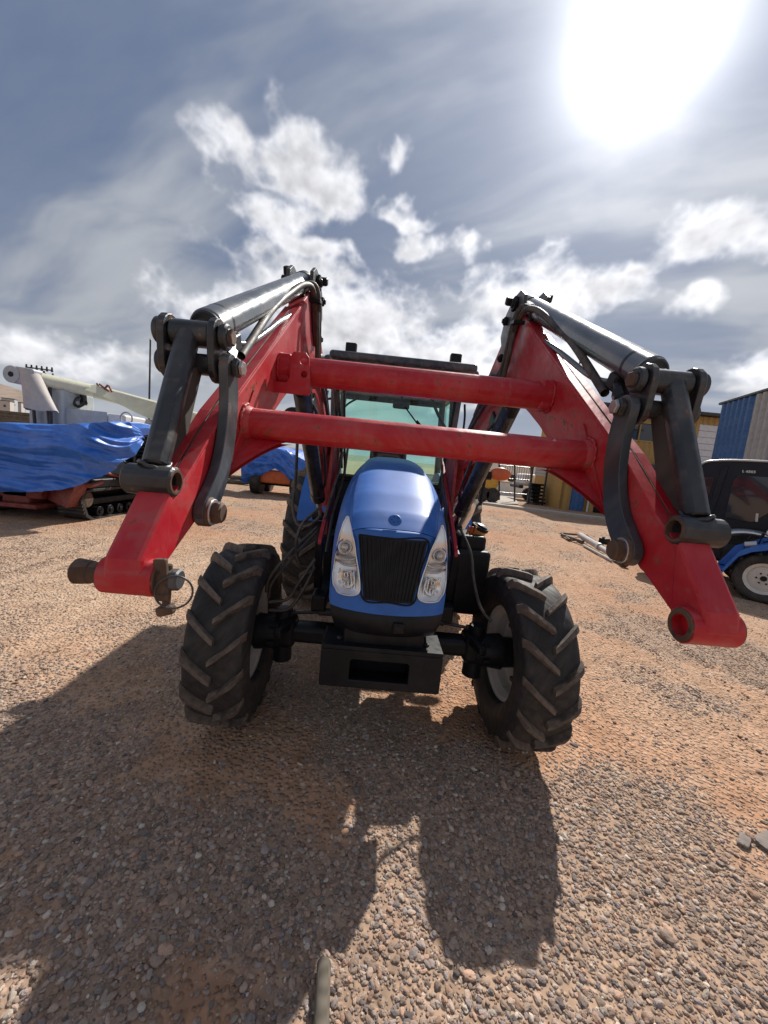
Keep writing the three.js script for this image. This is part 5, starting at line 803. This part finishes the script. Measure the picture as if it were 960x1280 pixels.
// --- blue compact tractor in front of it
{
  const c = onGround(948, 752), o = thing('compact_tractor', 'small blue open tractor with white wheel and angular blue mudguard', 'tractor', [c.x, 0, c.z], -Math.PI / 4);
  const wl = group('rear_wheel', o), R = 0.385; wl.position.set(0, R, 0);
  const ty = new THREE.LatheGeometry([[0.24, -0.09], [0.26, -0.12], [0.33, -0.125], [0.37, -0.11], [R, -0.07], [R, 0.07], [0.37, 0.11], [0.33, 0.125], [0.26, 0.12], [0.24, 0.09]].map(p => new THREE.Vector2(...p)), 40); ty.rotateX(Math.PI / 2); mesh('tyre', ty, M.rubber, wl);
  const ri = toCreasedNormals(new THREE.LatheGeometry([[0.02, 0.06], [0.10, 0.06], [0.17, 0.055], [0.195, 0.045], [0.20, 0.085], [0.245, 0.105], [0.25, 0.09], [0.24, 0.05]].map(p => new THREE.Vector2(...p)), 40), 0.5); ri.rotateX(Math.PI / 2); mesh('rim', ri, M.rim, wl);
  mesh('hub', [cyl([0, 0, 0.05], [0, 0, 0.10], 0.045, 0.035, 16)], M.black, wl); for (let k = 0; k < 6; k++) { const a = k / 6 * 6.283; mesh('wheel_nut', [hex([0.085 * Math.cos(a), 0.085 * Math.sin(a), 0.055], [0.085 * Math.cos(a), 0.085 * Math.sin(a), 0.078], 0.014)], M.black, wl); }
  for (let k = 0; k < 20; k++) { const m = mesh('tread_lug', rboxR(0.05, 0.035, 0.13, [0, R + 0.008, (k % 2 ? 0.05 : -0.05)], [0, k % 2 ? 0.6 : -0.6, 0], 0.01), M.rubber, wl); m.rotation.z = k / 20 * 6.283; }
  // mudguard: folded sheet with a flat foot
  const gp = [[-0.66, 0.44], [-0.50, 0.43], [-0.34, 0.76], [-0.20, 0.87], [0.05, 0.97], [0.35, 0.98], [0.55, 0.90]];
  mesh('mudguard', [patch(48, 6, (u, v) => { const t = u * (gp.length - 1), i = Math.min(Math.floor(t), gp.length - 2), k = t - i; return [lerp(gp[i][0], gp[i + 1][0], k), lerp(gp[i][1], gp[i + 1][1], k) - 0.0, lerp(0.16, -0.22, v)]; }), patch(48, 3, (u, v) => { const t = u * (gp.length - 1), i = Math.min(Math.floor(t), gp.length - 2), k = t - i; return [lerp(gp[i][0], gp[i + 1][0], k), lerp(gp[i][1], gp[i + 1][1], k) - v * 0.09, 0.16]; })], M.blue, o);
  mesh('inner_guard', plateZ([[-0.60, 0.45], [-0.42, 0.80], [-0.1, 1.0], [0.5, 1.0], [0.6, 0.4]], -0.30, -0.24, 0.005), M.blue, o);
  mesh('foot_step', [rbox(0.5, 0.03, 0.4, -0.75, 0.40, 0.0, 0.01)], M.dark, o);
  mesh('seat', [rboxR(0.42, 0.12, 0.36, [0.12, 1.10, -0.42], [0, 0, 0.12], 0.05), rboxR(0.12, 0.42, 0.36, [0.36, 1.30, -0.42], [0, 0, -0.2], 0.05)], M.lampGrey, o);
  mesh('gearbox', [rbox(1.0, 0.45, 0.5, -0.1, 0.55, -0.55, 0.08), rbox(0.7, 0.3, 0.4, -0.75, 0.62, -0.55, 0.06)], M.black, o);
  for (const [x, y] of [[-0.32, 0.92], [-0.18, 0.99], [-0.04, 1.04]]) mesh('lever', [cyl([x, 0.7, -0.2], [x + 0.06, y + 0.05, -0.18], 0.012), cyl([x + 0.05, y + 0.03, -0.18], [x + 0.075, y + 0.09, -0.18], 0.022)], M.black, o);
  mesh('lamp', [cyl([-0.30, 0.87, 0.02], [-0.16, 0.90, 0.02], 0.045, 0.055, 16)], M.silver, o);
  mesh('side_rail', [tube([[-0.1, 0.95, 0.05], [0.1, 1.04, 0.05], [0.35, 1.07, 0.05], [0.5, 1.0, 0.05]], 0.014, 24, 8)], M.black, o);
  mesh('roll_post', [rbox(0.07, 1.2, 0.06, 0.50, 1.3, -0.2, 0.02)], M.blue, o);
  mesh('bonnet', [rbox(1.0, 0.38, 0.5, -1.4, 0.85, -0.55, 0.08)], M.blue, o);
  for (const zz of [-0.15, -0.95]) mesh('front_wheel', [cyl([-1.5, 0.27, zz - 0.16], [-1.5, 0.27, zz], 0.27, 0.27, 24, 0.04)], M.rubber, o);
  mesh('far_wheel', [cyl([0, R, -1.22], [0, R, -0.98], R, R, 30, 0.05)], M.rubber, o);
}
// --- gate, steps and vehicles at the far side of the yard
{
  const g0 = onGround(622, 629), slab = part2('concrete_path', (() => { const q = [onGround(612, 630), onGround(648, 631), onGround(640, 614), onGround(624, 613)], s = new THREE.BufferGeometry(); const y = 0.045; s.setAttribute('position', new THREE.Float32BufferAttribute([q[0].x, y, q[0].z, q[1].x, y, q[1].z, q[2].x, y, q[2].z, q[0].x, y, q[0].z, q[2].x, y, q[2].z, q[3].x, y, q[3].z], 3)); s.computeVertexNormals(); return s; })(), M.concrete, 'pale concrete path leading to the gate');
  const k0 = onGround(604, 630.5), k1 = onGround(800, 656); const L = k1.clone().sub(k0), len = L.length(), an = Math.atan2(-L.z, L.x); const kg = rbox(len, 0.14, 0.5, 0, 0.05, 0, 0.02); kg.rotateY(an); kg.translate((k0.x + k1.x) / 2, 0, (k0.z + k1.z) / 2); part2('kerb', kg, M.concrete, 'low concrete kerb along the far side of the yard');
  function part2(name, g, m, label) { const o = mesh(name, g, m, scene); o.userData = { kind: 'structure', label }; return o; }
  // yellow loader
  { const c = onGround(611, 628), o = thing('yellow_loader', 'small yellow wheeled loader at the gate', 'loader', [c.x, 0, c.z]); const k = -c.z / 486; part('body', [rbox(22 * k, 20 * k, 1.4, c.x - 2 * k, 1.1, c.z - 0.8, 0.15), rbox(12 * k, 8 * k, 1.0, c.x - 6 * k, 1.65, c.z - 0.8, 0.1)], M.yellowBright, o); for (const dx of [-9, 4]) part('wheel', [cyl([c.x + dx * k, 0.40, c.z - 0.3], [c.x + dx * k, 0.40, c.z + 0.02], 0.40, 0.40, 24, 0.05)], M.rubber, o); part('counterweight', [rbox(5 * k, 12 * k, 1.2, c.x + 8 * k, 1.1, c.z - 0.8, 0.1)], M.yellowBright, o); }
  // gate: posts, rails, bars
  { const o = thing('yard_gate', 'open steel gate frame with thin posts and rails across the path', 'gate', [9, 0, -23.2]); const z = -23.2; for (const x of [624, 643.5, 664]) { const a = atDepth(x, 625, 23.2), b = atDepth(x, 577, 23.2); part('post', [cyl([a.x, 0, z], [b.x, b.y, z], 0.05, 0.05, 10)], M.dark, o); } for (const y of [581, 597, 615]) { const a = atDepth(622, y, 23.2), b = atDepth(665, y + 3.8, 23.2); part('rail', [cyl([a.x, a.y, z], [b.x, b.y, z], 0.028, 0.028, 8)], M.dark, o); } for (let k = 0; k < 13; k++) { const x = 626 + k * 3, a = atDepth(x, 581.5 + k * 0.27, 23.2), b = atDepth(x, 597 + k * 0.27, 23.2); part('bar', [cyl([a.x, b.y, z], [a.x, a.y, z], 0.012, 0.012, 6)], M.dark, o); } }
  // white boundary wall behind
  { const o = thing('boundary_wall', 'low white boundary wall beyond the gate', 'wall', [13, 0, -29]); const a = atDepth(600, 606, 29), b = atDepth(672, 612, 29); part('wall_face', [rbox(b.x - a.x + 6, a.y + 0.35, 0.2, (a.x + b.x) / 2 - 2.6, (a.y + 0.35) / 2, -29, 0.02)], M.white, o); part('coping', [rbox(b.x - a.x + 6.1, 0.08, 0.28, (a.x + b.x) / 2 - 2.6, a.y + 0.39, -29, 0.02)], M.concrete, o); }
  // trailer far behind with tandem wheels
  { const d = 34, c = atDepth(648, 598, d), k = d / 486, o = thing('flat_trailer', 'long pale box trailer with tandem black wheels beyond the wall', 'trailer', [c.x, 0, -d]); part('box', [rbox(75 * k, 17 * k, 2.4, c.x - 12 * k, c.y + 9.5 * k, -d - 1.2, 0.1)], M.white, o); part('chassis', [rbox(76 * k, 2.2 * k, 2.2, c.x - 12 * k, c.y + 0.2 * k, -d - 1.2, 0.05)], M.dark, o); for (const x of [640, 651.5]) { const p = atDepth(x, 598 + (x - 640) * 0.09, d); part('wheel', [cyl([p.x, p.y, -d - 0.35], [p.x, p.y, -d + 0.05], 4.6 * k, 4.6 * k, 24)], M.rubber, o); } part('support_leg', [rbox(0.2, c.y, 0.2, c.x - 30 * k, c.y / 2, -d - 0.6, 0.02)], M.dark, o); }
  // white truck
  { const d = 25.5, k = d / 486, c = atDepth(690, 604, d), o = thing('white_truck', 'old white light truck standing behind the black steps', 'truck', [c.x, 0, -d]); part('cab', [rbox(20 * k, 30 * k, 1.9, c.x + 5 * k, c.y - 0 * k, -d - 1, 0.18)], M.white, o); part('bonnet', [rbox(26 * k, 15 * k, 1.8, c.x - 22 * k, c.y + 1 * k, -d - 1, 0.2)], M.white, o); part('window', [rbox(11 * k, 9 * k, 0.06, c.x + 7 * k, c.y + 8 * k, -d - 0.03, 0.03)], M.darkGlass, o); part('bumper', [rbox(6 * k, 4 * k, 1.9, c.x - 37 * k, c.y - 8 * k, -d - 1, 0.05)], M.dark, o); for (const x of [694, 662]) { const p = atDepth(x, 621 - (694 - x) * 0.09, d); part('wheel', [cyl([p.x, Math.max(p.y, 0.42), -d - 0.3], [p.x, Math.max(p.y, 0.42), -d + 0.04], 0.42, 0.42, 24)], M.rubber, o); part('hubcap', [cyl([p.x, Math.max(p.y, 0.42), -d + 0.03], [p.x, Math.max(p.y, 0.42), -d + 0.06], 0.2, 0.2, 16)], M.silver, o); } part('roof_rack', [rbox(22 * k, 2 * k, 1.8, c.x + 10 * k, c.y + 20 * k, -d - 1, 0.03)], M.dark, o); for (const dx of [0, 20]) part('rack_post', [cyl([c.x + dx * k, c.y + 14 * k, -d - 0.3], [c.x + dx * k, c.y + 20 * k, -d - 0.3], 0.04)], M.dark, o); }
  // black steel steps
  { const d = 22.6, k = d / 486, o = thing('steel_steps', 'tall black steel staircase standing on the kerb by the gate', 'steps', [10, 0, -d]); const c = atDepth(677, 600, d); for (const x of [667.5, 686]) { const a = atDepth(x, 575, d); part('post', [rbox(2 * k, a.y, 0.1, a.x, a.y / 2, -d, 0.01)], M.dark, o); } const xa = atDepth(669, 600, d).x, xb = atDepth(685, 601, d).x; for (let i = 0; i < 6; i++) part('step_tread', [rbox(xb - xa, 2.2 * k, 0.5, (xa + xb) / 2, 0.15 + i * 0.205, -d - 0.1 - i * 0.12, 0.01)], M.black, o); part('back_board', [rbox(xb - xa, 1.2, 0.04, (xa + xb) / 2, 0.62, -d - 0.9, 0.01)], M.dark, o); const t = atDepth(677, 588, d); part('sign_panel', [rbox((xb - xa) * 0.92, 13 * k, 0.05, t.x, t.y, -d - 0.04, 0.01)], M.white, o); for (let i = 0; i < 3; i++) part('panel_rib', [rbox((xb - xa) * 0.9, 0.03, 0.03, t.x, t.y - 3.5 * k + i * 3.5 * k, -d + 0.0, 0.005)], M.pale, o); }
  // steel drums beside the steps
  for (const [x, m, l] of [[688, M.pale, 'grey steel drum beside the black steps'], [695, M.black, 'black tub beside the grey drum at the building corner']]) { const c = onGround(x, 631), o = thing('drum', l, 'drum', [c.x, 0, c.z]); part('drum_body', [cyl([c.x, 0, c.z], [c.x, 0.75, c.z], 0.26, 0.27, 24)], m, o); for (const y of [0.25, 0.5]) part('drum_hoop', [cyl([c.x, y - 0.015, c.z], [c.x, y + 0.015, c.z], 0.285, 0.285, 24)], m, o); }
}
// --- things lying on the ground
{
  const a = onGround(724, 676), b = onGround(779, 708), m = a.clone().lerp(b, 0.52), o = thing('prop_stand', 'dirty white telescopic steel prop lying on the gravel with its rusty foot frame', 'prop', [m.x, 0, m.z]);
  const P = (q, y) => [q.x, y, q.z]; part('outer_tube', [cyl(P(a, 0.16), P(m, 0.13), 0.075, 0.075, 20)], M.canvas, o); part('inner_tube', [cyl(P(m, 0.13), P(b, 0.075), 0.06, 0.06, 20)], M.canvas, o); part('collar', [cyl(P(m.clone().lerp(a, 0.04), 0.132), P(m.clone().lerp(b, 0.03), 0.128), 0.09, 0.09, 20)], M.silver, o); part('end_cap', [cyl(P(b, 0.075), P(b.clone().lerp(a, -0.03), 0.073), 0.07, 0.07, 16)], M.rust, o);
  const s0 = onGround(729, 684), s1 = onGround(765, 704); part('brace', [cyl(P(s0, 0.05), P(s1, 0.05), 0.03, 0.03, 10)], M.canvas, o);
  const f = [[701, 669], [734, 673], [743, 679], [712, 677]].map(p => onGround(...p)); const H = [0.06, 0.08, 0.06, 0.05]; for (let k = 0; k < 4; k++) part('foot_bar', [cyl(P(f[k], H[k]), P(f[(k + 1) % 4], H[(k + 1) % 4]), 0.03, 0.03, 8)], M.rust, o); const e0 = onGround(702, 671), e1 = onGround(728, 682); part('foot_bar', [cyl(P(e0, 0.06), P(e1, 0.1), 0.04, 0.04, 8)], M.rust, o);
  const bk = onGround(755, 679), bo = thing('metal_block', 'small dark metal block lying near the white prop', 'block', [bk.x, 0, bk.z], 0.4); mesh('block_body', rbox(0.22, 0.14, 0.2, 0, 0.07, 0, 0.02), M.black, bo); mesh('block_lug', cyl([-0.05, 0.14, 0], [-0.05, 0.18, 0], 0.04), M.rust, bo);
}
// --- wooden handle and stones close by
{
  const a = onGround(404, 1217), b = onGround(403, 1420), o = thing('wooden_pole', 'weathered round wooden pole lying on the pebbles at the shadow edge', 'pole', [a.x, 0, a.z]);
  const L = V(a.x, 0.034, a.z), E2 = V(b.x + 0.01, 0.04, b.z + 0.25), g = tube([arr(L), arr(L.clone().lerp(E2, 0.33)), arr(L.clone().lerp(E2, 0.66)), arr(E2)], 0.0225, 40, 18); const cap = new THREE.SphereGeometry(0.0225, 18, 10); cap.scale(1, 1, 0.7); cap.translate(...arr(L));
  part('shaft', g, M.wood, o); part('rounded_end', cap, M.wood, o);
  const rock = (px, py, w, h, d, seed, turn, label, lift = 0) => { const c = onGround(px, py), g = new THREE.IcosahedronGeometry(1, 4), p = g.attributes.position; for (let i = 0; i < p.count; i++) { const x = p.getX(i), y = p.getY(i), z = p.getZ(i), m = Math.max(Math.abs(x), Math.abs(y), Math.abs(z)), k = lerp(1, 0.80 / m, 0.75) * (1 + 0.16 * N3(x * 1.7 + seed, y * 1.7, z * 1.7) + 0.05 * N3(x * 6 + seed, y * 6, z * 6)); p.setXYZ(i, x * k * w, y * k * h, z * k * d); } g.computeVertexNormals(); g.rotateY(turn); g.translate(0, h * 0.55 + lift, 0); const o = mesh('stone', g, M.stone, scene); o.position.set(c.x, 0, c.z); tag(o, label, 'stone'); };
  M.stone = std('grey_stone', { map: paintMap([0.17, 0.15, 0.14], { dust: 0.3, chip: 0.5, rust: [0.2, 0.17, 0.15], seed: 81 }), roughness: 1, bumpMap: bmFine, bumpScale: 0.004 });
  rock(986, 1044, 0.075, 0.060, 0.06, 3, 0.3, 'squared grey stone block sitting on flat dark slabs');
  rock(962, 1054, 0.085, 0.014, 0.05, 8, 0.5, 'flat dark slab lying under the squared grey stone');
  rock(930, 1052, 0.055, 0.010, 0.025, 12, 0.7, 'thin flat stone sticking out beside the dark slab');
}
renderer.render(scene, camera);
